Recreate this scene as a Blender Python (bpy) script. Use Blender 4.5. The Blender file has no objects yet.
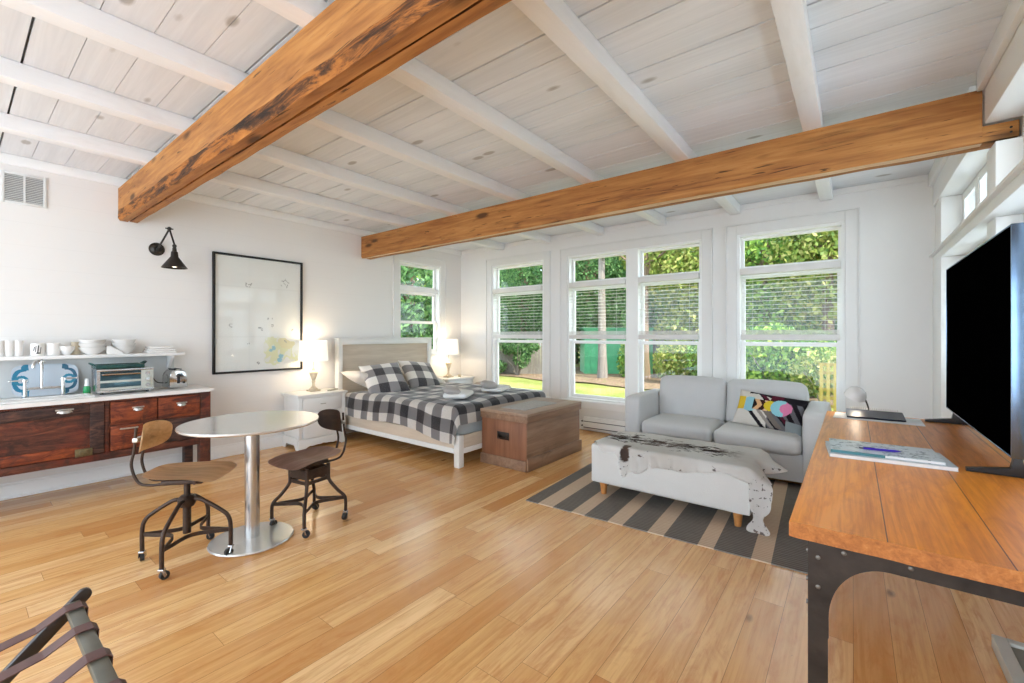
import bpy, bmesh, math, random
from mathutils import Vector, Matrix, noise as mnoise
PI = math.pi
rng = random.Random(7)
scene = bpy.context.scene
COL = scene.collection

# ------------------------------------------------------------------ node DSL
class G:
    def __init__(s, name):
        s.mat = bpy.data.materials.new(name); s.mat.use_nodes = True
        s.nt = s.mat.node_tree; s.n = s.nt.nodes; s.l = s.nt.links
        s.bsdf = s.n['Principled BSDF']; s.out = s.n['Material Output']
        s._obj = None
    def new(s, t): return s.n.new(t)
    def put(s, sock, v):
        if isinstance(v, bpy.types.NodeSocket): s.l.new(v, sock)
        elif v is not None:
            try: sock.default_value = v
            except Exception:
                sock.default_value = (*v, 1.0) if hasattr(v, '__len__') else v
    def obj(s):
        if s._obj is None: s._obj = s.new('ShaderNodeTexCoord').outputs['Object']
        return s._obj
    def sep(s, v=None):
        n = s.new('ShaderNodeSeparateXYZ'); s.put(n.inputs[0], v or s.obj()); return n.outputs
    def comb(s, x=0, y=0, z=0):
        n = s.new('ShaderNodeCombineXYZ')
        for i, v in enumerate((x, y, z)): s.put(n.inputs[i], v)
        return n.outputs[0]
    def m(s, op, a, b=0.0, c=0.0):
        n = s.new('ShaderNodeMath'); n.operation = op
        s.put(n.inputs[0], a); s.put(n.inputs[1], b); s.put(n.inputs[2], c); return n.outputs[0]
    def add(s, a, b): return s.m('ADD', a, b)
    def sub(s, a, b): return s.m('SUBTRACT', a, b)
    def mul(s, a, b): return s.m('MULTIPLY', a, b)
    def lt(s, a, b): return s.m('LESS_THAN', a, b)
    def gt(s, a, b): return s.m('GREATER_THAN', a, b)
    def scale(s, v, sc):
        n = s.new('ShaderNodeVectorMath'); n.operation = 'MULTIPLY'
        s.put(n.inputs[0], v); n.inputs[1].default_value = sc if hasattr(sc, '__len__') else (sc,)*3
        return n.outputs[0]
    def vadd(s, v, w):
        n = s.new('ShaderNodeVectorMath'); n.operation = 'ADD'
        s.put(n.inputs[0], v); s.put(n.inputs[1], w); return n.outputs[0]
    def noise(s, v=None, scale=5.0, detail=4.0, rough=0.55, dist=0.0):
        n = s.new('ShaderNodeTexNoise'); s.put(n.inputs['Vector'], v or s.obj())
        n.inputs['Scale'].default_value = scale; n.inputs['Detail'].default_value = detail
        n.inputs['Roughness'].default_value = rough; n.inputs['Distortion'].default_value = dist
        return n.outputs['Fac']
    def white(s, v):
        n = s.new('ShaderNodeTexWhiteNoise'); n.noise_dimensions = '3D'; s.put(n.inputs['Vector'], v)
        return n.outputs['Value']
    def voro(s, v=None, scale=5.0, feature='F1'):
        n = s.new('ShaderNodeTexVoronoi'); n.feature = feature; s.put(n.inputs['Vector'], v or s.obj())
        n.inputs['Scale'].default_value = scale; return n.outputs['Distance']
    def ramp(s, fac, stops, interp='LINEAR'):
        n = s.new('ShaderNodeValToRGB'); n.color_ramp.interpolation = interp
        e = n.color_ramp.elements
        while len(e) < len(stops): e.new(0.5)
        for i, (p, c) in enumerate(stops):
            e[i].position = p; e[i].color = (*c, 1) if len(c) == 3 else c
        s.put(n.inputs['Fac'], fac); return n.outputs['Color']
    def mix(s, f, a, b, mode='MIX'):
        n = s.new('ShaderNodeMix'); n.data_type = 'RGBA'; n.blend_type = mode
        s.put(n.inputs[0], f)
        for sock, v in ((n.inputs[6], a), (n.inputs[7], b)):
            if isinstance(v, bpy.types.NodeSocket): s.l.new(v, sock)
            else: sock.default_value = (*v, 1)
        return n.outputs[2]
    def rmap(s, v, a, b, c=0.0, d=1.0):
        n = s.new('ShaderNodeMapRange'); s.put(n.inputs[0], v)
        for i, x in enumerate((a, b, c, d)): n.inputs[i+1].default_value = x
        return n.outputs[0]
    def bump(s, h, strength=0.3, dist=0.01):
        n = s.new('ShaderNodeBump'); n.inputs['Strength'].default_value = strength
        n.inputs['Distance'].default_value = dist; s.put(n.inputs['Height'], h)
        s.l.new(n.outputs[0], s.bsdf.inputs['Normal'])
    def fin(s, color=None, rough=None, metal=None, spec=None, coat=None, sheen=None):
        b = s.bsdf
        if color is not None:
            if isinstance(color, bpy.types.NodeSocket): s.l.new(color, b.inputs['Base Color'])
            else: b.inputs['Base Color'].default_value = (*color, 1)
        if rough is not None: s.put(b.inputs['Roughness'], rough)
        if metal is not None: s.put(b.inputs['Metallic'], metal)
        if spec is not None: s.put(b.inputs['Specular IOR Level'], spec)
        if coat is not None:
            b.inputs['Coat Weight'].default_value = coat; b.inputs['Coat Roughness'].default_value = 0.08
        if sheen is not None: b.inputs['Sheen Weight'].default_value = sheen
        return s.mat

def srgb(r, g, b):
    f = lambda c: (c/255/12.92) if c/255 <= 0.04045 else ((c/255+0.055)/1.055)**2.4
    return (f(r), f(g), f(b))

def plain(name, color, rough=0.5, metal=0.0, var=0.06, scale=12.0, spec=None, coat=None, bump=0.0):
    g = G(name)
    n = g.noise(scale=scale, detail=3)
    c0 = tuple(max(0, c*(1-var)) for c in color); c1 = tuple(min(1, c*(1+var)) for c in color)
    if bump: g.bump(g.noise(scale=scale*6, detail=3), bump, 0.004)
    return g.fin(g.ramp(n, [(0.3, c0), (0.7, c1)]), rough, metal, spec, coat)

def wood(name, cols, axis='X', scale=1.0, rough=0.45, streak=14.0, stain=None, stain_amt=0.5, bump=0.15, knots=False, spec=None, coat=None):
    """grain along axis"""
    g = G(name); x = list(g.sep())
    k = {'X': (0.07, 1, 1), 'Y': (1, 0.07, 1), 'Z': (1, 1, 0.07)}[axis]
    v = g.scale(g.obj(), tuple(streak*scale*q for q in k))
    n1 = g.noise(v, 1.0, 6, 0.6, 0.6)
    n2 = g.noise(g.scale(v, 3.3), 1.0, 4, 0.6)
    n3 = g.noise(g.obj(), 1.7*scale, 2)
    f = g.add(g.add(g.mul(n1, 0.55), g.mul(n2, 0.25)), g.mul(n3, 0.3))
    c = g.ramp(f, [(0.3+0.5*i/(len(cols)-1), q) for i, q in enumerate(cols)])
    if stain:
        sv = g.scale(g.obj(), tuple(4.0*scale*q for q in {'X': (0.3, 1, 1), 'Y': (1, 0.3, 1), 'Z': (1, 1, 0.3)}[axis]))
        sm = g.rmap(g.noise(sv, 1.0, 6, 0.65, 0.8), 0.55, 0.72)
        c = g.mix(g.mul(sm, stain_amt), c, stain)
    if knots:
        kv = g.scale(g.obj(), tuple(2.6*q for q in {'X': (0.5, 1, 1), 'Y': (1, 0.5, 1), 'Z': (1, 1, 0.5)}[axis]))
        kd = g.voro(kv, 1.0)
        c = g.mix(g.mul(g.rmap(kd, 0.09, 0.03), 0.8), c, tuple(q*0.25 for q in cols[0]))
    g.bump(f, bump, 0.004)
    return g.fin(c, rough, spec=spec, coat=coat)

def planks(name, along, width, length, cols, gapc, gap=0.0025, rough=0.3, gr=(30, 1.6), graincol=None, knot=0.6, knotc=(0.12, 0.06, 0.03), bump=0.25, spec=None, grain_amt=0.5, endgap=True, mottle=0.0, mcol=(0.2, 0.1, 0.05)):
    g = G(name); o = g.sep()
    a, b = (o[1], o[0]) if along == 'X' else (o[0], o[1])
    ac = g.m('DIVIDE', a, width); row = g.m('FLOOR', ac); fr = g.m('FRACT', ac)
    rr = g.white(g.comb(row, 3.7, 1.1))
    al = g.add(g.m('DIVIDE', b, length), g.mul(rr, 7.31)); col = g.m('FLOOR', al); fl = g.m('FRACT', al)
    pid = g.white(g.comb(row, col, 5.5))
    base = g.ramp(pid, [(i/(len(cols)-1), c) for i, c in enumerate(cols)])
    gv = g.comb(g.mul(a, gr[0]), g.mul(b, gr[1]), g.mul(pid, 37.0))
    n1 = g.noise(gv, 1.0, 5, 0.6, 1.2)
    gv2 = g.comb(g.mul(a, gr[0]*4), g.mul(b, gr[1]*2.0), g.mul(pid, 91.0))
    n2 = g.noise(gv2, 1.0, 3, 0.6)
    gf = g.add(g.mul(n1, 0.65), g.mul(n2, 0.35))
    gc = graincol or tuple(c*0.62 for c in cols[0])
    c = g.mix(g.mul(g.rmap(gf, 0.42, 0.72), grain_amt), base, gc)
    kv = g.comb(g.mul(a, 3.2), g.mul(b, 1.5), g.mul(pid, 13.0))
    kn = g.mul(g.rmap(g.add(g.voro(kv, 1.0), g.mul(g.noise(gv2, 1.0), 0.05)), 0.10, 0.05), knot)
    c = g.mix(kn, c, knotc)
    if mottle:
        mv = g.comb(g.mul(a, 9.0), g.mul(b, 2.2), g.mul(pid, 53.0)); c = g.mix(g.mul(g.rmap(g.noise(mv, 1.0, 5, 0.7, 2.2), 0.50, 0.70), mottle), c, mcol)
        fl_ = g.comb(g.mul(a, 60.0), g.mul(b, 7.0), g.mul(pid, 29.0)); c = g.mix(g.mul(g.rmap(g.noise(fl_, 1.0, 2, 0.5), 0.62, 0.74), mottle*0.7), c, mcol)
        ck = g.comb(g.mul(a, 16.0), g.mul(b, 2.6), g.mul(pid, 71.0)); c = g.mix(g.mul(g.rmap(g.noise(ck, 1.0, 6, 0.75, 1.5), 0.70, 0.76), 0.7), c, knotc)
    gm = g.lt(fr, gap/width)
    if endgap: gm = g.m('MAXIMUM', gm, g.lt(fl, gap*0.8/length))
    c = g.mix(gm, c, gapc)
    g.bump(g.sub(g.mul(gf, 0.25), gm), bump, 0.003)
    r = g.add(rough, g.mul(gf, 0.12))
    return g.fin(c, r, spec=spec)

def attr_mat(name, rough=0.8, weave=0.0, spec=0.2):
    g = G(name); a = g.new('ShaderNodeAttribute'); a.attribute_name = 'tint'
    c = a.outputs['Color']
    if weave:
        c = g.mix(g.mul(g.noise(scale=160, detail=2), weave), c, (0.25, 0.25, 0.25), 'MULTIPLY')
        g.bump(g.noise(scale=220, detail=2), 0.2, 0.002)
    return g.fin(c, rough, spec=spec)

M = {}
def mats():
    M['wall'] = plain('white_wall_paint', (0.80, 0.79, 0.775), 0.6, var=0.012, scale=3, spec=0.3)
    # white shiplap on the left wall: thin grooves every 18 cm
    g = G('white_shiplap_paint'); o = g.sep(); fr = g.m('FRACT', g.m('DIVIDE', o[2], 0.184)); gm = g.lt(fr, 0.012)
    c = g.mix(g.mul(gm, 0.16), (0.80, 0.785, 0.765), (0.5, 0.48, 0.46)); g.bump(g.m('MULTIPLY', gm, -1), 0.1, 0.002)
    M['shiplap'] = g.fin(c, 0.6, spec=0.3)
    M['trim'] = plain('white_gloss_trim', (0.86, 0.86, 0.85), 0.35, var=0.01, scale=3)
    M['casing'] = plain('pale_grey_casing_paint', (0.76, 0.75, 0.735), 0.45, var=0.012, scale=3)
    M['ceil_plank'] = planks('whitewashed_ceiling_planks', 'X', 0.19, 3.2, [(0.70, 0.69, 0.68), (0.75, 0.74, 0.73), (0.79, 0.785, 0.775)],
        (0.10, 0.095, 0.09), gap=0.0055, rough=0.5, gr=(26, 1.3), graincol=(0.60, 0.585, 0.57), knot=0.55, knotc=(0.36, 0.32, 0.28), bump=0.3, grain_amt=0.55, endgap=False)
    M['joist'] = wood('whitewashed_joist', [(0.76, 0.76, 0.765), (0.82, 0.82, 0.825), (0.86, 0.86, 0.865)], 'Y', 1.0, 0.5, 12, stain=(0.55, 0.52, 0.49), stain_amt=0.25, knots=False)
    M['floor'] = planks('oak_floor_boards', 'Y', 0.13, 1.75,
        [srgb(200, 142, 84), srgb(228, 182, 122), srgb(218, 168, 106), srgb(238, 198, 144), srgb(210, 154, 92)],
        srgb(140, 92, 50), gap=0.0018, rough=0.17, gr=(22, 1.1), graincol=srgb(182, 122, 62), knot=0.85, knotc=srgb(84, 48, 24), bump=0.12, grain_amt=0.75, spec=0.5, mottle=0.5, mcol=srgb(186, 116, 60))
    # reclaimed beam
    g = G('reclaimed_beam_timber')
    v = g.scale(g.obj(), (1.1, 16, 16)); n1 = g.noise(v, 1.0, 6, 0.62, 0.9); n2 = g.noise(g.scale(g.obj(), (4, 45, 45)), 1.0, 3)
    f = g.add(g.mul(n1, 0.7), g.mul(n2, 0.3))
    c = g.ramp(f, [(0.28, srgb(112, 70, 36)), (0.42, srgb(152, 98, 52)), (0.56, srgb(178, 122, 66)), (0.75, srgb(198, 146, 88))])
    sm = g.rmap(g.noise(g.scale(g.obj(), (0.9, 6, 9)), 1.0, 7, 0.68, 1.0), 0.55, 0.72)
    c = g.mix(g.mul(sm, 0.6), c, srgb(62, 36, 18))
    kn = g.voro(g.scale(g.obj(), (1.6, 5.0, 5.0)), 1.0); c = g.mix(g.mul(g.rmap(g.add(kn, g.mul(n1, 0.06)), 0.21, 0.13), 0.85), c, srgb(56, 34, 20))
    crack = g.rmap(g.noise(g.scale(g.obj(), (2.2, 30, 30)), 1.0, 3, 0.5, 2.0), 0.65, 0.69)
    c = g.mix(g.mul(crack, 0.75), c, srgb(40, 24, 14))
    g.bump(g.sub(f, sm), 0.4, 0.008); M['beam'] = g.fin(c, 0.62, spec=0.3)
    g = G('dark_weathered_beam_edge')
    n = g.noise(g.scale(g.obj(), (3.0, 14, 22)), 1.0, 7, 0.7, 0.6)
    c = g.ramp(n, [(0.36, srgb(44, 32, 26)), (0.46, srgb(90, 56, 32)), (0.55, srgb(158, 98, 46)), (0.75, srgb(190, 126, 62))])
    g.bump(n, 0.6, 0.01); M['beam_edge'] = g.fin(c, 0.7, spec=0.2)
    M['beam_pale'] = wood('floor_lit_beam_underside', [srgb(196, 158, 116), srgb(220, 188, 150), srgb(230, 204, 172)], 'X', 1.0, 0.6, 14)  # floor bounce light painted in as a paler timber tone
    # distressed cabinet timber
    g = G('distressed_red_brown_timber')
    v = g.scale(g.obj(), (6, 2.6, 18)); n1 = g.noise(v, 1.0, 8, 0.74, 1.6); n2 = g.noise(g.obj(), 3.2, 5, 0.65, 0.8)
    c = g.ramp(n1, [(0.30, srgb(38, 26, 22)), (0.45, srgb(78, 46, 36)), (0.58, srgb(108, 60, 44)), (0.75, srgb(140, 92, 68))])
    c = g.mix(g.mul(g.rmap(n2, 0.5, 0.66), 0.55), c, srgb(124, 50, 34))
    c = g.mix(g.mul(g.rmap(g.noise(g.obj(), 5.6, 7, 0.75, 1.2), 0.50, 0.62), 0.75), c, srgb(52, 36, 32))
    g.bump(n1, 0.4, 0.005); M['cab'] = g.fin(c, 0.6, spec=0.3)
    g = G('orange_red_worn_timber')
    n1 = g.noise(g.scale(g.obj(), (8, 4, 18)), 1.0, 8, 0.74, 1.5)
    c = g.ramp(n1, [(0.32, srgb(52, 28, 20)), (0.46, srgb(108, 50, 32)), (0.6, srgb(150, 76, 42)), (0.75, srgb(134, 70, 46))])
    c = g.mix(g.mul(g.rmap(g.noise(g.obj(), 7.0, 6, 0.7, 1.0), 0.50, 0.66), 0.7), c, srgb(58, 38, 34))
    g.bump(n1, 0.4, 0.005); M['cab_red'] = g.fin(c, 0.55, spec=0.3)
    g = G('smoky_dark_timber')
    n1 = g.noise(g.scale(g.obj(), (8, 4, 18)), 1.0, 8, 0.74, 1.5)
    c = g.ramp(n1, [(0.35, srgb(36, 26, 24)), (0.5, srgb(66, 48, 44)), (0.66, srgb(104, 70, 58)), (0.78, srgb(120, 58, 40))])
    g.bump(n1, 0.4, 0.005); M['cab_dark'] = g.fin(c, 0.6, spec=0.3)
    M['counter'] = plain('white_stone_counter', (0.80, 0.79, 0.77), 0.3, var=0.015, scale=60)
    M['backsplash'] = plain('pale_grey_backsplash_board', (0.60, 0.62, 0.62), 0.5, var=0.04, scale=3)
    M['ceramic'] = plain('white_ceramic', (0.80, 0.79, 0.77), 0.25, var=0.01)
    M['chrome'] = plain('chrome', (0.72, 0.72, 0.72), 0.14, 1.0, var=0.02)
    M['steel'] = plain('brushed_steel', (0.55, 0.55, 0.55), 0.26, 1.0, var=0.05, scale=20)
    g = G('polished_steel_tabletop'); n = g.noise(scale=2.5, detail=3)
    M['tabletop'] = g.fin(g.ramp(n, [(0.3, (0.60, 0.57, 0.53)), (0.7, (0.68, 0.65, 0.61))]), g.rmap(n, 0.2, 0.8, 0.12, 0.22), 0.55)
    M['pewter'] = plain('aged_pewter', (0.50, 0.47, 0.43), 0.4, 0.9, var=0.15, scale=40)
    M['iron'] = plain('rusty_brown_iron', srgb(62, 46, 36), 0.5, 0.45, var=0.3, scale=30, bump=0.1)
    M['black_iron'] = plain('black_blued_iron', srgb(52, 45, 40), 0.42, 0.6, var=0.4, scale=14, bump=0.15)
    M['black'] = plain('black_metal', (0.015, 0.015, 0.016), 0.4, 0.2, var=0.1)
    M['bronze'] = plain('dark_bronze', srgb(58, 54, 50), 0.42, 0.6, var=0.15)
    M['latch'] = plain('greenish_aged_brass', srgb(112, 100, 72), 0.45, 0.6, var=0.25, scale=60)
    M['bolt'] = plain('dull_bolt_steel', srgb(120, 116, 110), 0.45, 0.8, var=0.2)
    M['rubber'] = plain('black_rubber', (0.012, 0.012, 0.012), 0.6)
    M['stool_wood'] = wood('worn_stool_plywood', [srgb(158, 122, 84), srgb(206, 170, 126), srgb(226, 196, 154)], 'X', 1.5, 0.45, 16, stain=srgb(74, 52, 36), stain_amt=0.55)
    M['stool_dark'] = wood('dark_stool_plywood', [srgb(104, 70, 56), srgb(150, 108, 90), srgb(196, 158, 138)], 'X', 1.5, 0.4, 16, stain=srgb(46, 30, 24), stain_amt=0.6)
    M['pad_dark'] = wood('dark_backrest_plywood', [srgb(40, 26, 20), srgb(58, 40, 30), srgb(84, 58, 42)], 'Y', 1.5, 0.45, 16)
    M['white_paint'] = plain('white_furniture_paint', (0.76, 0.76, 0.74), 0.4, var=0.02, scale=4)
    M['grey_oak'] = wood('whitewashed_oak', [srgb(176, 160, 142), srgb(198, 184, 166), srgb(214, 202, 186)], 'Y', 1.0, 0.55, 22)
    M['grey_oak_x'] = wood('whitewashed_oak_rail', [srgb(190, 172, 150), srgb(208, 192, 172), srgb(220, 208, 192)], 'X', 1.0, 0.55, 22)
    M['trunk'] = wood('old_brown_trunk_pine', [srgb(100, 72, 52), srgb(138, 106, 82), srgb(164, 134, 110)], 'Y', 1.0, 0.55, 16, stain=srgb(66, 42, 30), stain_amt=0.55, knots=True)
    M['trunk_top'] = wood('worn_trunk_lid', [srgb(128, 100, 80), srgb(156, 130, 108), srgb(176, 152, 130)], 'Y', 1.0, 0.5, 16, stain=srgb(96, 72, 56), stain_amt=0.4)
    M['trunk_end'] = wood('reddish_trunk_end', [srgb(94, 56, 36), srgb(130, 84, 56), srgb(152, 104, 74)], 'Z', 1.0, 0.55, 14, stain=srgb(120, 70, 34), stain_amt=0.5, knots=True)
    M['desk'] = planks('orange_fir_desk_boards', 'Y', 0.226, 9.0, [srgb(226, 138, 32), srgb(236, 154, 46), srgb(240, 166, 62)], srgb(92, 50, 20),
        gap=0.003, rough=0.34, gr=(34, 1.8), graincol=srgb(178, 98, 30), knot=0.6, knotc=srgb(100, 52, 22), bump=0.2, grain_amt=0.85, mottle=0.45, mcol=srgb(176, 92, 30), endgap=False)
    M['desk_edge'] = wood('rough_sawn_desk_edge', [srgb(120, 68, 30), srgb(178, 110, 54), srgb(206, 146, 88)], 'Y', 2.2, 0.8, 26, bump=0.8, stain=srgb(120, 64, 28), stain_amt=0.7)
    # fabrics
    def fabric(name, col, var=0.06, sc=260, rough=0.9, wr=0.0):
        g = G(name); n = g.noise(scale=sc, detail=2); n2 = g.noise(scale=5, detail=3)
        c0 = tuple(q*(1-var) for q in col); c1 = tuple(min(1, q*(1+var)) for q in col)
        h = n
        if wr: h = g.add(g.mul(n, 0.06), g.mul(g.noise(g.scale(g.obj(), (1.0, 1.0, 2.2)), 6.0, 3, 0.5, 0.6), wr))
        g.bump(h, 0.22, 0.02 if wr else 0.002)
        return g.fin(g.ramp(g.add(g.mul(n, 0.7), g.mul(n2, 0.3)), [(0.3, c0), (0.7, c1)]), rough, spec=0.2, sheen=0.15)
    M['sofa'] = fabric('light_grey_slipcover', srgb(196, 196, 196), wr=0.5)
    M['ottoman'] = fabric('pale_grey_ottoman_cover', srgb(204, 202, 198), wr=0.8)
    M['linen'] = fabric('white_linen', srgb(232, 224, 214), wr=0.6)
    M['sheet'] = fabric('pale_blue_grey_sheet', srgb(196, 204, 208), wr=1.0)
    M['towel_grey'] = fabric('grey_towel', srgb(168, 164, 160), 0.1, 400)
    M['towel_white'] = fabric('white_towel', srgb(222, 222, 220), 0.05, 400)
    M['pouf'] = fabric('taupe_fabric', srgb(158, 148, 140), 0.08)
    # buffalo check; pattern read from the cloth's own flat coordinates
    def check(name, cell):
        g = G(name); uv = g.new('ShaderNodeUVMap'); uv.uv_map = 'UVMap'
        o = g.sep(uv.outputs[0])
        a = g.gt(g.m('FRACT', g.m('DIVIDE', o[0], cell*2)), 0.5); b = g.gt(g.m('FRACT', g.m('DIVIDE', o[1], cell*2)), 0.5)
        s = g.mul(g.add(a, b), 0.5)
        c = g.ramp(s, [(0.0, srgb(236, 231, 224)), (0.34, srgb(138, 134, 134)), (0.75, srgb(40, 38, 44))], 'CONSTANT')
        n = g.noise(g.scale(uv.outputs[0], (500, 60, 1)), 1.0, 2); n2 = g.noise(g.scale(uv.outputs[0], (60, 500, 1)), 1.0, 2)
        t = g.mul(g.add(n, n2), 0.5)
        c = g.mix(g.rmap(t, 0.45, 0.62, 0.0, 0.28), c, srgb(150, 146, 144))
        g.bump(t, 0.15, 0.002); m_ = g.fin(c, 0.75, spec=0.3, sheen=0.4); g.bsdf.inputs['Sheen Roughness'].default_value = 0.45; return m_
    M['plaid'] = check('black_white_check_cloth', 0.125); M['plaid_small'] = check('black_white_check_pillow', 0.128)
    # rug: stripes along Y, ribbed weave across
    g = G('striped_flatweave_rug'); o = g.sep()
    edges = [0.118, 0.248, 0.52, 0.675, 0.79, 0.96, 1.065, 1.27, 1.36, 1.56, 1.655]
    # tan bands between successive pairs of these distances from the left edge
    tan = None
    for a_, b_ in ((0.118, 0.235), (0.510, 0.625), (0.785, 0.96), (1.062, 1.27), (1.36, 1.56)): pass
    bands = [(0.115, 0.245), (0.400, 0.505), (0.680, 0.788), (0.958, 1.062), (1.268, 1.360), (1.560, 1.660)]
    for a_, b_ in bands:
        q = g.mul(g.gt(o[0], a_), g.lt(o[0], b_)); tan = q if tan is None else g.m('MAXIMUM', tan, q)
    rib = g.m('FRACT', g.mul(o[1], 42.0)); rb = g.m('ABSOLUTE', g.sub(rib, 0.5))
    n = g.noise(g.scale(o and g.obj(), (12, 160, 1)), 1.0, 3)
    dark = g.ramp(g.add(g.mul(rb, 0.9), g.mul(n, 0.5)), [(0.2, srgb(84, 80, 75)), (0.45, srgb(110, 105, 99)), (0.7, srgb(134, 128, 121))])
    tn = g.ramp(g.add(g.mul(rb, 0.9), g.mul(n, 0.5)), [(0.2, srgb(182, 158, 134)), (0.6, srgb(204, 182, 158))])
    g.bump(rb, 0.4, 0.003); M['rug'] = g.fin(g.mix(tan, dark, tn), 0.95, spec=0.1)
    # cowhide
    g = G('white_brown_cowhide'); o = g.sep()
    n1 = g.noise(g.scale(g.obj(), (10, 24, 14)), 1.0, 5, 0.68, 0.5)
    n2 = g.noise(g.obj(), 3.0, 3)
    spine = g.rmap(g.m('ABSOLUTE', g.sub(o[1], 3.54)), 0.22, 0.0)      # markings follow the spine
    spk = g.mul(g.rmap(g.add(n1, g.mul(spine, 0.22)), 0.64, 0.68), g.rmap(o[0], -0.62, -0.78))
    pn = g.mul(g.sub(n1, 0.5), 0.06)
    pd = g.m('SQRT', g.add(g.m('POWER', g.sub(o[0], -1.395), 2.0), g.m('POWER', g.mul(g.sub(o[2], 0.385), 0.55), 2.0)))
    pm = g.mul(g.rmap(g.add(pd, pn), 0.040, 0.032), g.lt(o[1], 3.30))
    low = g.mul(g.rmap(g.noise(g.obj(), 38.0, 3, 0.6), 0.60, 0.64), g.m('MAXIMUM', g.mul(g.lt(o[2], 0.33), g.lt(o[0], -1.37)), g.mul(g.gt(o[0], -0.56), g.lt(o[2], 0.38))))
    k = g.m('MAXIMUM', g.m('MAXIMUM', spk, pm), g.mul(low, 0.85))
    c = g.mix(g.rmap(n2, 0.4, 0.7), srgb(240, 238, 235), srgb(226, 221, 215))
    c = g.mix(k, c, g.ramp(n2, [(0.4, srgb(52, 36, 32)), (0.62, srgb(112, 92, 82))]))
    g.bump(g.noise(scale=120, detail=3), 0.15, 0.003); M['hide'] = g.fin(c, 0.7, spec=0.2)
    M['cushion'] = attr_mat('printed_cushion_cloth', 0.9, 0.25, 0.1); M['paint'] = attr_mat('printed_paper', 0.6, 0.0, 0.2)
    M['glazed'] = attr_mat('painted_glaze', 0.2, 0.0, 0.5)
    g = G('lamp_shade_linen')   # lit from inside by its own bulb
    e = g.bsdf; e.inputs['Base Color'].default_value = (0.9, 0.86, 0.78, 1); e.inputs['Roughness'].default_value = 0.9
    e.inputs['Emission Color'].default_value = (1.0, 0.90, 0.74, 1); e.inputs['Emission Strength'].default_value = 0.13; M['shade'] = g.mat
    g = G('lit_bulb'); g.bsdf.inputs['Emission Color'].default_value = (1, 0.85, 0.62, 1); g.bsdf.inputs['Emission Strength'].default_value = 0.8; M['bulb'] = g.mat
    M['lamp_cream'] = plain('distressed_cream_paint', srgb(206, 192, 168), 0.55, var=0.2, scale=30)
    g = G('window_glass'); g.n.remove(g.bsdf)
    tr = g.new('ShaderNodeBsdfTransparent'); tr.inputs[0].default_value = (0.97, 0.985, 0.98, 1); gl = g.new('ShaderNodeBsdfGlossy'); gl.inputs['Roughness'].default_value = 0.02
    lw = g.new('ShaderNodeLayerWeight'); fr_ = g.add(0.025, g.mul(g.m('POWER', lw.outputs['Facing'], 5.0), 0.9)); lw.inputs[0].default_value = 0.5; mx = g.new('ShaderNodeMixShader')
    g.l.new(fr_, mx.inputs[0]); g.l.new(tr.outputs[0], mx.inputs[1]); g.l.new(gl.outputs[0], mx.inputs[2]); g.l.new(mx.outputs[0], g.out.inputs[0]); M['glass'] = g.mat
    M['blind'] = plain('white_blind_slat', (0.80, 0.80, 0.78), 0.45, var=0.01)
    M['blind_rail'] = plain('pale_blind_rail', (0.74, 0.72, 0.70), 0.45, var=0.02)
    g = G('tv_screen'); M['screen'] = g.fin((0.0008, 0.0008, 0.0009), 0.6, spec=0.0)
    M['tv_edge'] = plain('sky_tinted_tv_edge', srgb(120, 146, 176), 0.22, 0.95, var=0.1)  # reflected sky blue put into the bezel metal's base colour
    M['tv_black'] = plain('black_plastic', (0.02, 0.02, 0.022), 0.35)
    M['paper'] = plain('white_paper', (0.78, 0.78, 0.78), 0.6, var=0.02)
    M['navy'] = plain('dark_navy_board', srgb(34, 40, 56), 0.4, var=0.1)
    M['teal'] = plain('teal_card', srgb(70, 122, 130), 0.5)
    M['greycover'] = plain('pale_grey_cover', srgb(176, 184, 190), 0.4, var=0.15, scale=30)
    M['purple'] = plain('violet_pen_plastic', srgb(60, 30, 170), 0.3)
    M['green_soap'] = plain('green_soap', srgb(30, 150, 84), 0.15, var=0.15)
    M['tray_green'] = plain('dark_green_enamel', srgb(28, 70, 66), 0.25, var=0.3, scale=30)
    M['oven_glass'] = plain('bluish_oven_glass', srgb(70, 98, 108), 0.08, 0.6, var=0.35, scale=9)
    M['strap'] = plain('brown_leather_strap', srgb(92, 64, 60), 0.55, var=0.12, scale=30)
    M['rack_wood'] = plain('dark_stained_wood', srgb(44, 36, 32), 0.35, var=0.2, scale=14)
    M['rack_bar'] = plain('grey_green_stained_bar', srgb(92, 90, 80), 0.4, var=0.12, scale=14)
    M['tan_leg'] = plain('tan_wood_leg', srgb(186, 126, 70), 0.4, var=0.15, scale=30)
    M['vent'] = plain('white_vent_enamel', (0.72, 0.73, 0.72), 0.4, var=0.02)
    M['vent_back'] = plain('grey_duct', (0.30, 0.31, 0.31), 0.6)
    M['dark_slot'] = plain('dark_slot', (0.08, 0.085, 0.09), 0.7)
    M['tray_metal'] = plain('pale_metal_rim', srgb(196, 198, 190), 0.35, 0.3, var=0.05)
    M['tray_pad'] = plain('grey_rubber_pad', srgb(132, 134, 124), 0.6, var=0.1)
    M['throw'] = plain('grey_woven_runner', srgb(170, 166, 160), 0.9, var=0.12, scale=60)
    M['beige_pot'] = plain('beige_stoneware', srgb(196, 184, 160), 0.5, var=0.1)
    # exterior
    g = G('lawn_grass'); n = g.noise(scale=0.9, detail=5); n2 = g.noise(scale=30, detail=3)
    g.bump(n2, 0.6, 0.03)
    M['lawn'] = g.fin(g.ramp(g.add(g.mul(n, 0.6), g.mul(n2, 0.4)), [(0.35, srgb(92, 104, 48)), (0.5, srgb(122, 126, 66)), (0.65, srgb(150, 144, 94))]), 0.9, spec=0.1)
    M['bounce_ground'] = plain('pale_bounce_ground', (0.62, 0.69, 0.77), 0.8, var=0.05, scale=2)
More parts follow.
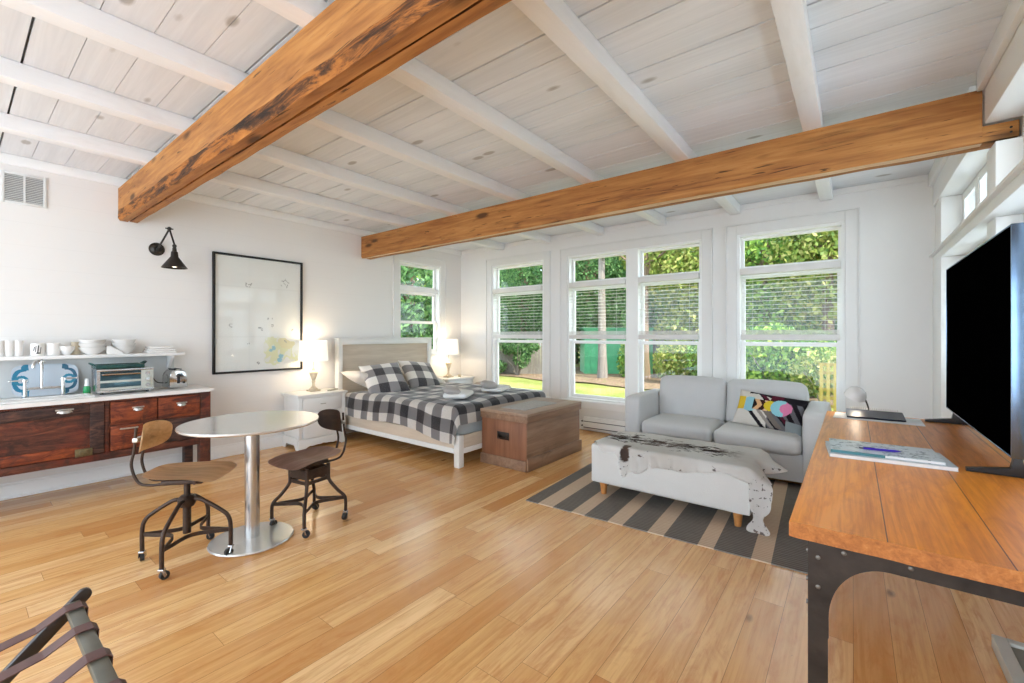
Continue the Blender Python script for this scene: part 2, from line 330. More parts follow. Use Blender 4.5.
    g = G('dry_leaf_litter'); n = g.voro(g.obj(), 9.0); n2 = g.noise(scale=22, detail=4)
    M['litter'] = g.fin(g.ramp(g.add(g.mul(n, 0.5), g.mul(n2, 0.6)), [(0.3, srgb(56, 52, 38)), (0.45, srgb(96, 78, 64)), (0.58, srgb(140, 116, 98)), (0.72, srgb(92, 92, 60))]), 0.9, spec=0.1)
    M['fence'] = wood('weathered_fence_boards', [srgb(78, 74, 68), srgb(112, 106, 98), srgb(140, 133, 122)], 'Z', 0.7, 0.8, 10, bump=0.4)
    M['shed'] = plain('green_painted_boards', srgb(70, 150, 104), 0.5, var=0.12, scale=4)
    M['bark'] = wood('grey_bark', [srgb(72, 68, 64), srgb(118, 110, 104), srgb(156, 148, 140)], 'Z', 0.6, 0.9, 12, bump=0.6)
    M['bark_brown'] = wood('brown_bark', [srgb(70, 56, 44), srgb(108, 90, 74), srgb(140, 120, 100)], 'Z', 0.6, 0.9, 12, bump=0.6)
    M['yellow_wood'] = plain('yellow_trellis_paint', srgb(138, 120, 50), 0.6, var=0.15)
    def leaf(name, cols):
        g = G(name); ge = g.new('ShaderNodeNewGeometry')
        c = g.ramp(ge.outputs['Random Per Island'], [(i/(len(cols)-1), q) for i, q in enumerate(cols)])
        g.fin(c, 0.6, spec=0.25)
        t = g.new('ShaderNodeBsdfTranslucent'); g.l.new(c, t.inputs[0]); mx = g.new('ShaderNodeMixShader'); mx.inputs[0].default_value = 0.35
        g.l.new(g.bsdf.outputs[0], mx.inputs[1]); g.l.new(t.outputs[0], mx.inputs[2]); g.l.new(mx.outputs[0], g.out.inputs[0]); return g.mat
    M['leaf_dark'] = leaf('dark_green_leaves', [srgb(40, 76, 40), srgb(64, 104, 56), srgb(92, 132, 76), srgb(120, 152, 96)])
    M['leaf_mid'] = leaf('mid_green_leaves', [srgb(56, 96, 44), srgb(92, 134, 58), srgb(132, 166, 76), srgb(170, 188, 96)])
    M['leaf_yellow'] = leaf('yellow_green_leaves', [srgb(80, 108, 48), srgb(116, 136, 60), srgb(150, 158, 82), srgb(182, 176, 112)])
mats()

# ------------------------------------------------------------------ objects
def setp(o, label=None, cat=None, group=None, kind=None):
    if label: o['label'] = label
    if cat: o['category'] = cat
    if group: o['group'] = group
    if kind: o['kind'] = kind
    return o
def thing(name, label, cat, loc=(0, 0, 0), rz=0.0, group=None, kind=None):
    o = bpy.data.objects.new(name, None); o.empty_display_size = 0.1; COL.objects.link(o)
    o.location = loc; o.rotation_euler = (0, 0, rz)
    return setp(o, label, cat, group, kind)
def obj(name, bm, mat, parent=None, smooth=True, angle=35, loc=None, rot=None, **kw):
    bmesh.ops.recalc_face_normals(bm, faces=bm.faces)
    me = bpy.data.meshes.new(name); bm.to_mesh(me); bm.free()
    for m_ in (mat if isinstance(mat, (list, tuple)) else [mat]): me.materials.append(M[m_] if isinstance(m_, str) else m_)
    if smooth and len(me.polygons):
        me.polygons.foreach_set('use_smooth', [True]*len(me.polygons)); me.set_sharp_from_angle(angle=math.radians(angle))
    o = bpy.data.objects.new(name, me); COL.objects.link(o)
    if parent: o.parent = parent
    if loc: o.location = loc
    if rot: o.rotation_euler = rot
    setp(o, **kw)
    return o
def copy_tree(src, parent=None):
    c = src.copy(); COL.objects.link(c)
    if parent: c.parent = parent
    for ch in list(src.children): copy_tree(ch, c)
    return c

def BM(): return bmesh.new()
def box(bm, x0, x1, y0, y1, z0, z1, bev=0.0, seg=2, mi=0, rot=None):
    x0, x1 = min(x0, x1), max(x0, x1); y0, y1 = min(y0, y1), max(y0, y1); z0, z1 = min(z0, z1), max(z0, z1)
    r = bmesh.ops.create_cube(bm, size=1.0); vs = r['verts']
    cx, cy, cz = (x0+x1)/2, (y0+y1)/2, (z0+z1)/2
    for v in vs: v.co = Vector((v.co.x*(x1-x0), v.co.y*(y1-y0), v.co.z*(z1-z0)))
    if rot is not None:
        for v in vs: v.co = rot @ v.co
    for v in vs: v.co += Vector((cx, cy, cz))
    fs = list({f for v in vs for f in v.link_faces})
    for f in fs: f.material_index = mi
    if bev > 0:
        es = list({e for v in vs for e in v.link_edges})
        bmesh.ops.bevel(bm, geom=es, offset=min(bev, 0.48*min(x1-x0, y1-y0, z1-z0)), segments=seg, profile=0.5, affect='EDGES', material=-1)
    return bm
def cyl(bm, p0, p1, r0, r1=None, n=16, cap=True, mi=0):
    p0, p1 = Vector(p0), Vector(p1); r1 = r0 if r1 is None else r1
    d = p1-p0; L = d.length; q = d.to_track_quat('Z', 'Y').to_matrix().to_4x4()
    mt = Matrix.Translation((p0+p1)/2) @ q
    r = bmesh.ops.create_cone(bm, cap_ends=cap, segments=n, radius1=r0, radius2=r1, depth=L, matrix=mt)
    for f in {f for v in r['verts'] for f in v.link_faces}: f.material_index = mi
    return bm
def lathe(bm, prof, c=(0, 0, 0), n=24, mi=0, close=True):
    c = Vector(c); rings = []
    for r, z in prof:
        if r < 1e-5: rings.append([bm.verts.new(c+Vector((0, 0, z)))])
        else: rings.append([bm.verts.new(c+Vector((r*math.cos(2*PI*k/n), r*math.sin(2*PI*k/n), z))) for k in range(n)])
    for a, b in zip(rings, rings[1:]):
        for k in range(n):
            k2 = (k+1) % n
            if len(a) == 1 and len(b) == 1: continue
            if len(a) == 1: f = bm.faces.new((a[0], b[k], b[k2]))
            elif len(b) == 1: f = bm.faces.new((a[k], a[k2], b[0]))
            else: f = bm.faces.new((a[k], a[k2], b[k2], b[k]))
            f.material_index = mi
    return bm
def smooth_path(pts, sub=6):
    P = [Vector(p) for p in pts]; out = []
    for i in range(len(P)-1):
        p0 = P[max(i-1, 0)]; p1 = P[i]; p2 = P[i+1]; p3 = P[min(i+2, len(P)-1)]
        for k in range(sub):
            t = k/sub
            out.append(0.5*((2*p1)+(p2-p0)*t+(2*p0-5*p1+4*p2-p3)*t*t+(3*p1-p0-3*p2+p3)*t**3))
    out.append(P[-1]); return out
def sweep(bm, pts, r, n=8, flat=None, cap=True, closed=False, mi=0, up=None):
    """tube of radius r (or list), or flat=(width,thick) strip"""
    P = [Vector(p) for p in pts]; N = len(P); rings = []
    t0 = (P[1]-P[0]).normalized(); ref = Vector(up) if up else (Vector((0, 0, 1)) if abs(t0.z) < 0.9 else Vector((1, 0, 0)))
    nrm = (ref - t0*ref.dot(t0)).normalized()
    for i in range(N):
        if closed: t = (P[(i+1) % N]-P[i-1]).normalized()
        else: t = (P[min(i+1, N-1)]-P[max(i-1, 0)]).normalized()
        nrm = (nrm - t*nrm.dot(t)).normalized(); bn = t.cross(nrm)
        if flat:
            w, h = flat
            offs = [bn*w/2+nrm*h/2, -bn*w/2+nrm*h/2, -bn*w/2-nrm*h/2, bn*w/2-nrm*h/2]
        else:
            rr = r[i] if isinstance(r, (list, tuple)) else r
            offs = [(bn*math.cos(2*PI*k/n)+nrm*math.sin(2*PI*k/n))*rr for k in range(n)]
        rings.append([bm.verts.new(P[i]+o) for o in offs])
    m_ = len(rings[0])
    prs = list(zip(rings, rings[1:])) + ([(rings[-1], rings[0])] if closed else [])
    for a, b in prs:
        for k in range(m_):
            f = bm.faces.new((a[k], a[(k+1) % m_], b[(k+1) % m_], b[k])); f.material_index = mi
    if cap and not closed:
        bm.faces.new(rings[0][::-1]).material_index = mi; bm.faces.new(rings[-1]).material_index = mi
    return bm
def prism(bm, pts, z0, z1, axis='Z', bev=0.0, mi=0):
    """extrude a 2D outline; axis Z: (x,y); axis Y: (x,z); axis X: (y,z)"""
    def P(a, b, h): return {'Z': (a, b, h), 'Y': (a, h, b), 'X': (h, a, b)}[axis]
    lo = [bm.verts.new(P(a, b, z0)) for a, b in pts]; hi = [bm.verts.new(P(a, b, z1)) for a, b in pts]
    n = len(pts); fs = [bm.faces.new(lo[::-1]), bm.faces.new(hi)]
    for k in range(n): fs.append(bm.faces.new((lo[k], lo[(k+1) % n], hi[(k+1) % n], hi[k])))
    for f in fs: f.material_index = mi
    if bev:
        es = [e for e in set(fs[0].edges) | set(fs[1].edges)]
        bmesh.ops.bevel(bm, geom=es, offset=bev, segments=2, profile=0.5, affect='EDGES')
    return bm
def softbox(bm, c, s, r, bulge=(0, 0, 0), n=10, wr=0.0, seed=0.0):
    """rounded, slightly stuffed box: centre c, size s"""
    q = bmesh.ops.create_cube(bm, size=2.0)
    es = list({e for v in q['verts'] for e in v.link_edges})
    before = set(bm.verts)-set(q['verts'])
    bmesh.ops.subdivide_edges(bm, edges=es, cuts=n, use_grid_fill=True)
    vs = [v for v in bm.verts if v not in before]
    h = Vector(s)/2
    for v in vs:
        u = v.co.copy()
        p = Vector((u.x*h.x, u.y*h.y, u.z*h.z))
        inn = Vector(tuple(max(-(h[i]-r), min(h[i]-r, p[i])) for i in range(3)))
        d = p-inn
        if d.length > 1e-9: p = inn+d.normalized()*r
        k = Vector(((1-u.y**2)*(1-u.z**2)*u.x, (1-u.x**2)*(1-u.z**2)*u.y, (1-u.x**2)*(1-u.y**2)*u.z))
        p += Vector(tuple(k[i]*bulge[i] for i in range(3)))
        if wr:
            w = mnoise.noise(Vector((p.x*5+seed, p.y*5, p.z*5)))*wr
            p += p.normalized()*w
        v.co = p+Vector(c)
    return bm
def pillow(bm, w, h, t, n=22, pinch=0.06, uvs=1.0, colfn=None, wr=0.01, seed=0.0):
    """stuffed pillow lying in XY, thickness t"""
    uvl = bm.loops.layers.uv.new('UVMap'); cl = bm.loops.layers.float_color.new('tint') if colfn else None
    G_ = {}
    for side in (1, -1):
        for i in range(n+1):
            for j in range(n+1):
                u, v = i/n*2-1, j/n*2-1
                edge = i in (0, n) or j in (0, n)
                if side == -1 and edge: G_[(side, i, j)] = G_[(1, i, j)]; continue
                x = u*w/2*(1-pinch*(1-u*u)*0-pinch*(v*v)*0)*(1-pinch*(1-v*v)); y = v*h/2*(1-pinch*(1-u*u))
                z = side*t/2*((1-abs(u)**2.4)*(1-abs(v)**2.4))**0.5 if not edge else 0
                z += wr*mnoise.noise(Vector((x*7+seed, y*7, side*3)))*(0 if edge else 1)
                G_[(side, i, j)] = bm.verts.new((x, y, z))
    for side in (1, -1):
        for i in range(n):
            for j in range(n):
                q = [(i, j), (i+1, j), (i+1, j+1), (i, j+1)]
                if side == -1: q = q[::-1]
                f = bm.faces.new([G_[(side, *k)] for k in q])
                for lp, (a, b) in zip(f.loops, q):
                    lp[uvl].uv = (a/n*w*uvs, b/n*h*uvs)
                    if cl:
                        lp[cl] = (*colfn((i+0.5)/n, (j+0.5)/n), 1)
    return bm
def gridsurf(bm, fn, nu, nv, uvfn=None, colfn=None, keep=None):
    uvl = bm.loops.layers.uv.new('UVMap') if uvfn else None; cl = bm.loops.layers.float_color.new('tint') if colfn else None
    V = [[bm.verts.new(fn(i/nu, j/nv)) for j in range(nv+1)] for i in range(nu+1)]
    for i in range(nu):
        for j in range(nv):
            if keep and not keep((i+.5)/nu, (j+.5)/nv): continue
            f = bm.faces.new((V[i][j], V[i+1][j], V[i+1][j+1], V[i][j+1]))
            if uvl:
                for lp, (a, b) in zip(f.loops, ((i, j), (i+1, j), (i+1, j+1), (i, j+1))): lp[uvl].uv = uvfn(a/nu, b/nv)
            if cl:
                for lp in f.loops: lp[cl] = (*colfn((i+.5)/nu, (j+.5)/nv), 1)
    return bm
def thicken(bm, t): bmesh.ops.solidify(bm, geom=list(bm.faces), thickness=t); return bm

XL, XR, YB, ZC, YF = -5.29, 0.70, 5.37, 2.735, -2.3
# ------------------------------------------------------------------ room shell
def W(wall):
    """map (u along wall, v outward from the inner face, z) to the world"""
    return {'back': lambda u, v, z: (u, YB+v, z), 'left': lambda u, v, z: (XL-v, u, z), 'right': lambda u, v, z: (XR+v, u, z)}[wall]
def wbox(bm, wall, u0, u1, v0, v1, z0, z1, bev=0.0, mi=0):
    a = W(wall)(u0, v0, z0); b = W(wall)(u1, v1, z1)
    return box(bm, a[0], b[0], a[1], b[1], a[2], b[2], bev, 2, mi)
def wall_mesh(name, wall, u0, u1, z0, z1, holes, mat, th=0.14):
    us = sorted({u0, u1, *[h[0] for h in holes], *[h[1] for h in holes]}); zs = sorted({z0, z1, *[h[2] for h in holes], *[h[3] for h in holes]})
    bm = BM()
    for a, b in zip(us, us[1:]):
        run = None
        for c, d in zip(zs, zs[1:]):
            hole = any(h[0] <= (a+b)/2 <= h[1] and h[2] <= (c+d)/2 <= h[3] for h in holes)
            if hole:
                if run: wbox(bm, wall, a, b, 0, th, *run); run = None
            else: run = (run[0], d) if run else (c, d)
        if run: wbox(bm, wall, a, b, 0, th, *run)
    return obj(name, bm, mat, smooth=False, kind='structure')

bm = BM(); box(bm, XL-0.14, XR+0.14, YF, YB+0.14, -0.12, 0)
obj('floor', bm, 'floor', smooth=False, kind='structure')
# ceiling: boards with open joints under a dark void, one surface
bm = BM(); y = YF
rc = random.Random(3)
while y < YB+0.1:
    w = rc.choice((0.17, 0.19, 0.2, 0.21, 0.27)); y1 = min(y+w, YB+0.14)
    gp = rc.choice((0.003, 0.006, 0.009, 0.011))
    box(bm, XL-0.14, XR+0.14, y, y1-gp, ZC, ZC+0.02)
    y += w
box(bm, XL-0.14, XR+0.14, YF, YB+0.14, ZC+0.022, ZC+0.1, mi=1)
g = G('whitewashed_board'); v = g.scale(g.obj(), (1.3, 26, 1)); n1 = g.noise(v, 1.0, 5, 0.6, 1.0); o_ = g.sep()
bid = g.noise(g.comb(0, g.mul(o_[1], 3.1), 0), 1.0, 1)
c_ = g.ramp(g.add(g.mul(n1, 0.6), g.mul(bid, 0.5)), [(0.33, (0.64, 0.66, 0.685)), (0.5, (0.71, 0.73, 0.755)), (0.7, (0.785, 0.805, 0.83))])
kd = g.add(g.voro(g.scale(g.obj(), (1.9, 4.2, 0.1)), 1.0), g.mul(n1, 0.06))
c_ = g.mix(g.mul(g.rmap(kd, 0.16, 0.11), 0.7), c_, (0.30, 0.27, 0.24))
g.bump(n1, 0.15, 0.003); M['ceil_board'] = g.fin(c_, 0.5, spec=0.3)
obj('ceiling', bm, ['ceil_board', 'dark_slot'], smooth=False, kind='structure')

Z0, Z1 = 0.40, 2.41
back_w = [(-4.587, -3.583, Z0, Z1), (-3.185, -1.382, Z0, Z1), (-1.015, -0.061, Z0, Z1)]
left_w = [(4.08, 4.90, 1.00, Z1)]
right_w = [(3.66, 5.02, 2.006, 2.44), (1.75, 3.40, 2.006, 2.44), (3.66, 4.88, 0.95, 1.93), (1.75, 3.40, 0.95, 1.93)]
wall_mesh('wall_back', 'back', XL-0.14, XR+0.14, 0, ZC+0.02, back_w, 'wall')
wall_mesh('wall_left', 'left', YF, YB, 0, ZC+0.02, left_w, 'shiplap')
wall_mesh('wall_right', 'right', YF, YB, 0, ZC+0.02, right_w, 'wall')
# furred-out header, transom shelf, corner pilaster and post on the right wall
bm = BM(); box(bm, 0.56, XR, YF, 3.435, 2.44, ZC, 0.004); box(bm, 0.56, XR, 3.615, YB, 2.44, ZC, 0.004); box(bm, 0.56, XR, 3.435, 3.615, 2.64, ZC)
box(bm, 0.53, 0.56, YF, 3.43, 2.62, ZC, 0.004); box(bm, 0.53, 0.56, 3.62, YB, 2.62, ZC, 0.004)
obj('trim_1', bm, 'trim', kind='structure')
bm = BM(); box(bm, 0.56, XR, YF, YB, 1.93, 1.99, 0.004); box(bm, 0.535, XR, YF, YB, 1.99, 2.006, 0.004)
obj('trim_2', bm, 'trim', kind='structure')
bm = BM(); box(bm, 0.56, XR, 4.92, YB, 0, 1.93, 0.004); box(bm, 0.575, XR, 5.05, YB, 2.006, 2.44, 0.004)
obj('trim_3', bm, 'trim', kind='structure')
bm = BM(); box(bm, 0.60, XR, 3.43, 3.62, 0, 1.93, 0.004); box(bm, 0.60, XR, 3.43, 3.62, 2.006, 2.335, 0.004)
obj('trim_4', bm, 'trim', kind='structure')

def window(name, wall, u0, u1, z0, z1, transom=None, meet=None, mull=(), depth=0.14, casing=0.10, sill=True, midw=0.16, apron=True, vs_=0.0):
    """glazed unit in its opening: jamb frame, transom bar, sashes, panes, casing and sill"""
    r = thing(name, None, None, kind='structure')
    bm = BM(); f = 0.028
    for a, b in ((u0, u0+f), (u1-f, u1)): wbox(bm, wall, a, b, 0.0, depth, z0, z1)
    wbox(bm, wall, u0+f, u1-f, 0.0, depth, z1-f, z1); wbox(bm, wall, u0+f, u1-f, 0.0, depth, z0, z0+f)
    if transom: wbox(bm, wall, u0+f, u1-f, 0.03, depth, transom[0], transom[1])
    for m_ in mull: wbox(bm, wall, m_-midw/2, m_+midw/2, -0.004, depth, z0+f, z1-f)
    obj('jamb_frame', bm, 'trim', r, smooth=False)
    if casing:
        bm = BM(); c = casing
        for a, b in ((u0-c, u0), (u1, u1+c)): wbox(bm, wall, a, b, -0.016, -0.0005, z0-0.0, z1+c, 0.003); 
        wbox(bm, wall, u0, u1, -0.016, -0.0005, z1, z1+c, 0.003)
        for a, b in ((u0-c-0.014, u0-c), (u1+c, u1+c+0.014)): wbox(bm, wall, a, b, -0.026, -0.0005, z0, z1+c+0.014, 0.003)
        wbox(bm, wall, u0-c-0.014, u1+c+0.014, -0.026, -0.0005, z1+c, z1+c+0.014, 0.003)
        obj('casing', bm, 'casing', r, smooth=False)
    if sill:
        bm = BM(); wbox(bm, wall, u0-0.12, u1+0.12, -0.035, -0.0005, z0-0.025, z0+0.004, 0.004)
        if apron: wbox(bm, wall, u0-0.10, u1+0.10, -0.014, -0.0005, z0-0.10, z0-0.025, 0.003)
        obj('window_sill', bm, 'trim', r, smooth=False)
    edges = [u0+f] + [x for m_ in mull for x in (m_-midw/2, m_+midw/2)] + [u1-f]
    for a, b in zip(edges[::2], edges[1::2]):
        bays = []
        if transom: bays.append((transom[1], z1-f, 0.085, 0.028)); top = transom[0]
        else: top = z1-f
        if meet: bays += [(meet-0.018, top, 0.095, 0.036), (z0+f, meet+0.018, 0.058, 0.042)]
        else: bays.append((z0+f, top, 0.085, 0.032))
        for (c, d, v, s) in bays:
            bm = BM()
            for p, q in ((a, a+s), (b-s, b)): wbox(bm, wall, p, q, v, v+0.034, c, d)
            wbox(bm, wall, a+s, b-s, v, v+0.034, d-s, d); wbox(bm, wall, a+s, b-s, v, v+0.034, c, c+s)
            so = obj('sash', bm, 'trim', r, smooth=False); so.location = Vector(W(wall)(0, vs_, 0))-Vector(W(wall)(0, 0, 0))
            bm = BM(); wbox(bm, wall, a+s, b-s, v+0.014, v+0.018, c+s, d-s); obj('pane', bm, 'glass', so, smooth=False)
    return r
TR = (1.962, 2.032)
window('window_1', 'back', *back_w[0], transom=TR, meet=1.205)
window('window_2', 'back', *back_w[1], transom=TR, meet=1.205, mull=(-2.232,))
window('window_3', 'back', *back_w[2], transom=TR, meet=1.205)
window('window_4', 'left', *left_w[0], transom=TR, meet=1.50)
window('window_5', 'right', *right_w[0], mull=(4.5,), midw=0.09, casing=0, sill=False, vs_=-0.085)
window('window_6', 'right', *right_w[1], mull=(2.55,), midw=0.09, casing=0, sill=False, vs_=-0.085)
window('window_7', 'right', *right_w[2], mull=(4.4,), midw=0.09, casing=0, sill=False, vs_=-0.085)
window('window_8', 'right', *right_w[3], mull=(2.55,), midw=0.09, casing=0, sill=False, vs_=-0.085)

def baseboard(name, wall, u0, u1, h=0.13):
    bm = BM(); wbox(bm, wall, u0, u1, -0.016, -0.0005, 0.0, h-0.02, 0.002); wbox(bm, wall, u0, u1, -0.011, -0.0005, h-0.02, h, 0.004)
    wbox(bm, wall, u0, u1, -0.026, -0.0005, 0, 0.022, 0.006)
    obj(name, bm, 'trim', kind='structure')
baseboard('baseboard_left', 'left', YF+0.01, YB-0.03); baseboard('baseboard_back', 'back', XL+0.03, 0.55)
bm = BM(); box(bm, XL, XL+0.02, YF+0.01, YB, 2.655, ZC-0.001, 0.004); obj('trim_5', bm, 'trim', kind='structure')
bm = BM(); box(bm, XL+0.02, 0.53, YB-0.016, YB, 2.675, ZC-0.001, 0.004); obj('trim_6', bm, 'wall', kind='structure')

# joists, then the two reclaimed beams
JX = [-0.21, -1.03, -1.84, -2.67, -3.51, -4.37]
jl = ['first', 'second', 'third', 'fourth', 'fifth', 'sixth']
for k, x in enumerate(JX):
    bm = BM(); box(bm, x-0.052, x+0.052, YF+0.05, YB-0.017, 2.636, ZC-0.0005, 0.006)
    obj('ceiling_joist', bm, 'joist', kind='structure', label='whitewashed ceiling joist, %s from the window wall with the television' % jl[k], cat='ceiling joist', group='whitewashed ceiling joists')
def beam(label, y0, y1, xr, notch):
    root = thing('timber_beam', label, 'beam', (0, 0, 0), kind='structure')
    bm = BM(); n = 60; zb, zt = 2.345, 2.635
    def prof(x, k):
        w = 0.006*mnoise.noise(Vector((x*1.3, k*3.1, y0))); w2 = 0.004*mnoise.noise(Vector((x*5, k*2.7, 3+y0)))
        return w+w2
    P = [(y0, zt), (y0, zb+0.085), (y0, zb+0.02), (y0+0.012, zb), ((y0+y1)/2-0.008, zb), ((y0+y1)/2-0.006, zb+0.02), ((y0+y1)/2+0.006, zb+0.02), ((y0+y1)/2+0.008, zb+0.003), (y1-0.012, zb+0.003), (y1, zb+0.022), (y1, zt)]
    rings = []
    for i in range(n+1):
        x = XL+0.004+(0.555-XL-0.004)*i/n
        rings.append([bm.verts.new((x, yy+(prof(x, k) if k in (2, 3, 8, 9) else 0), zz+(prof(x, k+20)*(4 if k == 1 else 1) if 0 < k < 10 else 0))) for k, (yy, zz) in enumerate(P)])
    m_ = len(P)
    for a, b in zip(rings, rings[1:]):
        for k in range(m_): 
            f = bm.faces.new((a[k], a[(k+1) % m_], b[(k+1) % m_], b[k]))
            if notch == 'dark' and k in (1, 2, 4, 5, 6): f.material_index = 1
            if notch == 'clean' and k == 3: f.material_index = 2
    bm.faces.new(rings[0][::-1]); bm.faces.new(rings[-1])
    box(bm, 0.553, 0.69, y0+0.004, y1-0.004, zb+0.004, 2.435, 0.004)
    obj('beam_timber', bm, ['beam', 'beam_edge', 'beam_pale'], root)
    bm = BM(); zz = 2.37
    for z in (2.40, 2.375):
        cyl(bm, (0.66, y0+0.001, z), (0.66, y0+0.006, z), 0.006, n=8)
    obj('bolt_head', bm, 'black', root)
    return root
beam('reclaimed orange timber beam with dark charred lower edge, nearest the camera', 0.945, 1.095, 0.68, 'dark')
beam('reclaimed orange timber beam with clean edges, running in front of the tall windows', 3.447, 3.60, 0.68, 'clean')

# blinds
def blind(u0, u1, label):
    r = thing('venetian_blind', label, 'window blind', ((u0+u1)/2, YB, 1.96), group='white venetian blinds on the tall windows')
    w = (u1-u0)/2-0.004
    bm = BM(); box(bm, -w, w, -0.03, 0.026, 0.0, 0.068, 0.004); obj('headrail', bm, 'blind_rail', r)
    bm = BM(); z = -0.03
    while z > -0.60:
        box(bm, -w+0.01, w-0.01, -0.022, 0.022, z-0.0014, z+0.0014); z -= 0.044
    obj('slats', bm, 'blind', r, smooth=False)
    bm = BM()
    for k in range(6): box(bm, -w+0.01, w-0.01, -0.022, 0.022, -0.648+k*0.007, -0.6435+k*0.007)
    obj('stacked_slats', bm, 'blind_rail', r, smooth=False)
    bm = BM(); box(bm, -w+0.005, w-0.005, -0.026, 0.026, -0.715, -0.652, 0.006); obj('bottom_rail', bm, 'blind_rail', r)
    for s in (-0.72, 0.72):
        bm = BM(); box(bm, s*w-0.001, s*w+0.001, -0.0245, -0.0225, -0.7, 0.0); obj('ladder_cord', bm, 'blind', r, smooth=False)
blind(-4.557, -3.613, 'white venetian blind half lowered in the window behind the bed and trunk')
blind(-3.155, -2.314, 'white venetian blind half lowered before the pale tree trunk outside')
blind(-2.150, -1.412, 'white venetian blind half lowered in the bay behind the sofa, beside the tree trunk bay')
blind(-0.985, -0.091, 'white venetian blind half lowered in the window nearest the desk')

# baseboard heaters
r = thing('baseboard_heater', 'white baseboard heater with dark end fins below the double window', 'heater', (-2.9, YB-0.017, 0))
bm = BM(); prism(bm, [(-0.004, 0.03), (-0.06, 0.03), (-0.06, 0.13), (-0.035, 0.185), (-0.004, 0.19)], 0.0, 1.1, 'X', 0.003); obj('housing', bm, 'trim', r)
bm = BM(); box(bm, 0.01, 1.09, -0.063, -0.0585, 0.045, 0.056); box(bm, 0.01, 1.09, -0.0635, -0.0585, 0.128, 0.136); box(bm, -0.03, 0.0, -0.05, -0.01, 0.06, 0.075); box(bm, -0.03, 0.0, -0.05, -0.01, 0.12, 0.135); obj('fin_slot', bm, 'dark_slot', r)
# wall vent
r = thing('wall_vent', 'white louvred air vent high on the left wall', 'vent', (XL, 0.372, 2.475))
bm = BM(); 
for a in (-0.125, 0.105): box(bm, 0.0005, 0.012, a, a+0.02, -0.125, 0.125, 0.003)
for a in (-0.125, 0.105): box(bm, 0.0005, 0.012, -0.105, 0.105, a, a+0.02, 0.003)
box(bm, 0.0005, 0.012, -0.006, 0.006, -0.105, 0.105); obj('frame', bm, 'vent', r)
bm = BM(); box(bm, 0.0005, 0.003, -0.105, 0.105, -0.105, 0.105); obj('duct', bm, 'vent_back', r, smooth=False)
bm = BM()
for k in range(15):
    z = -0.098+k*0.014
    for a, b in ((-0.105, -0.006), (0.006, 0.105)): box(bm, 0.004, 0.013, a, b, z-0.0015, z+0.0015, rot=Matrix.Rotation(0.6, 3, 'Y'))
obj('louvre', bm, 'vent', r, smooth=False)

# framed drawing
r = thing('framed_picture', 'large black framed abstract drawing with pale yellow patches on the left wall', 'picture', (XL, 2.157, 1.53))
hw, hh = 0.46, 0.632
bm = BM()
for s in (-1, 1):
    box(bm, 0.001, 0.035, s*hw-0.011, s*hw+0.011, -hh-0.011, hh+0.011, 0.002); box(bm, 0.001, 0.035, -hw+0.011, hw-0.011, s*hh-0.011, s*hh+0.011, 0.002)
obj('frame', bm, 'black', r)
def art(u, v):
    c = [0.82, 0.81, 0.78]
    n = mnoise.noise(Vector((u*4, v*4, 1.0))); n2 = mnoise.noise(Vector((u*17, v*17, 4.0)))
    if abs(u-0.37) < 0.006 or abs(v-0.74) < 0.004 or abs(v-0.30) < 0.004: c = [q*0.96 for q in c]
    d = math.hypot((u-0.76)/0.26, (v-0.15)/0.15)+n*0.5
    d = max(abs(u-0.78)/0.24, abs(v-0.17)/0.13)+n*0.9+n2*0.35
    if d < 0.86: c = [0.76, 0.75, 0.50] if n2 > -0.2 else [0.78, 0.77, 0.70]
    if math.hypot((u-0.82)/0.12, (v-0.24)/0.06)+n2*0.5 < 0.8: c = [0.78, 0.71, 0.46]
    for (a, b) in ((0.66, 0.19), (0.75, 0.12), (0.62, 0.17), (0.73, 0.08)):
        if math.hypot(u-a, (v-b)*1.37)+n2*0.02 < 0.026: c = [0.35, 0.58, 0.66]
    for (a, b, q) in ((0.80, 0.80, 0.06), (0.17, 0.40, 0.03), (0.36, 0.76, 0.045), (0.50, 0.37, 0.03), (0.61, 0.47, 0.04), (0.64, 0.40, 0.02), (0.36, 0.24, 0.012), (0.47, 0.06, 0.02), (0.80, 0.25, 0.02), (0.90, 0.36, 0.025)):
        rr0 = math.hypot(u-a, (v-b)*1.37)+0.35*q*n2
        if (abs(rr0-q*0.7) < 0.0035 and n2 > -0.1) or (rr0 < q and abs(n2) < 0.05): c = [0.40, 0.39, 0.37]
    return c
bm = BM(); gridsurf(bm, lambda u, v: (0.016, (u*2-1)*(hw-0.011), (v*2-1)*(hh-0.011)), 110, 150, colfn=art); obj('drawing', bm, 'paint', r, smooth=False)
bm = BM(); gridsurf(bm, lambda u, v: (0.022, (u*2-1)*(hw-0.011), (v*2-1)*(hh-0.011)), 1, 1); obj('glazing', bm, 'glass', r, smooth=False)

# swing-arm sconce
r = thing('wall_sconce', 'dark bronze swing arm wall lamp with conical shade beside the picture', 'wall lamp', (XL, 1.225, 2.125))
bm = BM(); cyl(bm, (0.0005, 0, 0), (0.012, 0, 0), 0.062, n=28); cyl(bm, (0.012, 0, 0), (0.03, 0, 0), 0.05, 0.03, n=28); obj('wall_plate', bm, 'bronze', r)
bm = BM(); cyl(bm, (0.028, 0, 0), (0.05, 0, 0.005), 0.012, n=10); sweep(bm, [(0.045, 0, 0.0), (0.20, 0.05, 0.175)], 0.008); bmesh.ops.create_uvsphere(bm, u_segments=12, v_segments=8, radius=0.018, matrix=Matrix.Translation((0.20, 0.05, 0.178)))
sweep(bm, [(0.20, 0.05, 0.178), (0.295, 0.065, 0.015)], 0.008); cyl(bm, (0.20, 0.02, 0.178), (0.20, 0.08, 0.178), 0.006, n=8); obj('swing_arm', bm, 'bronze', r)
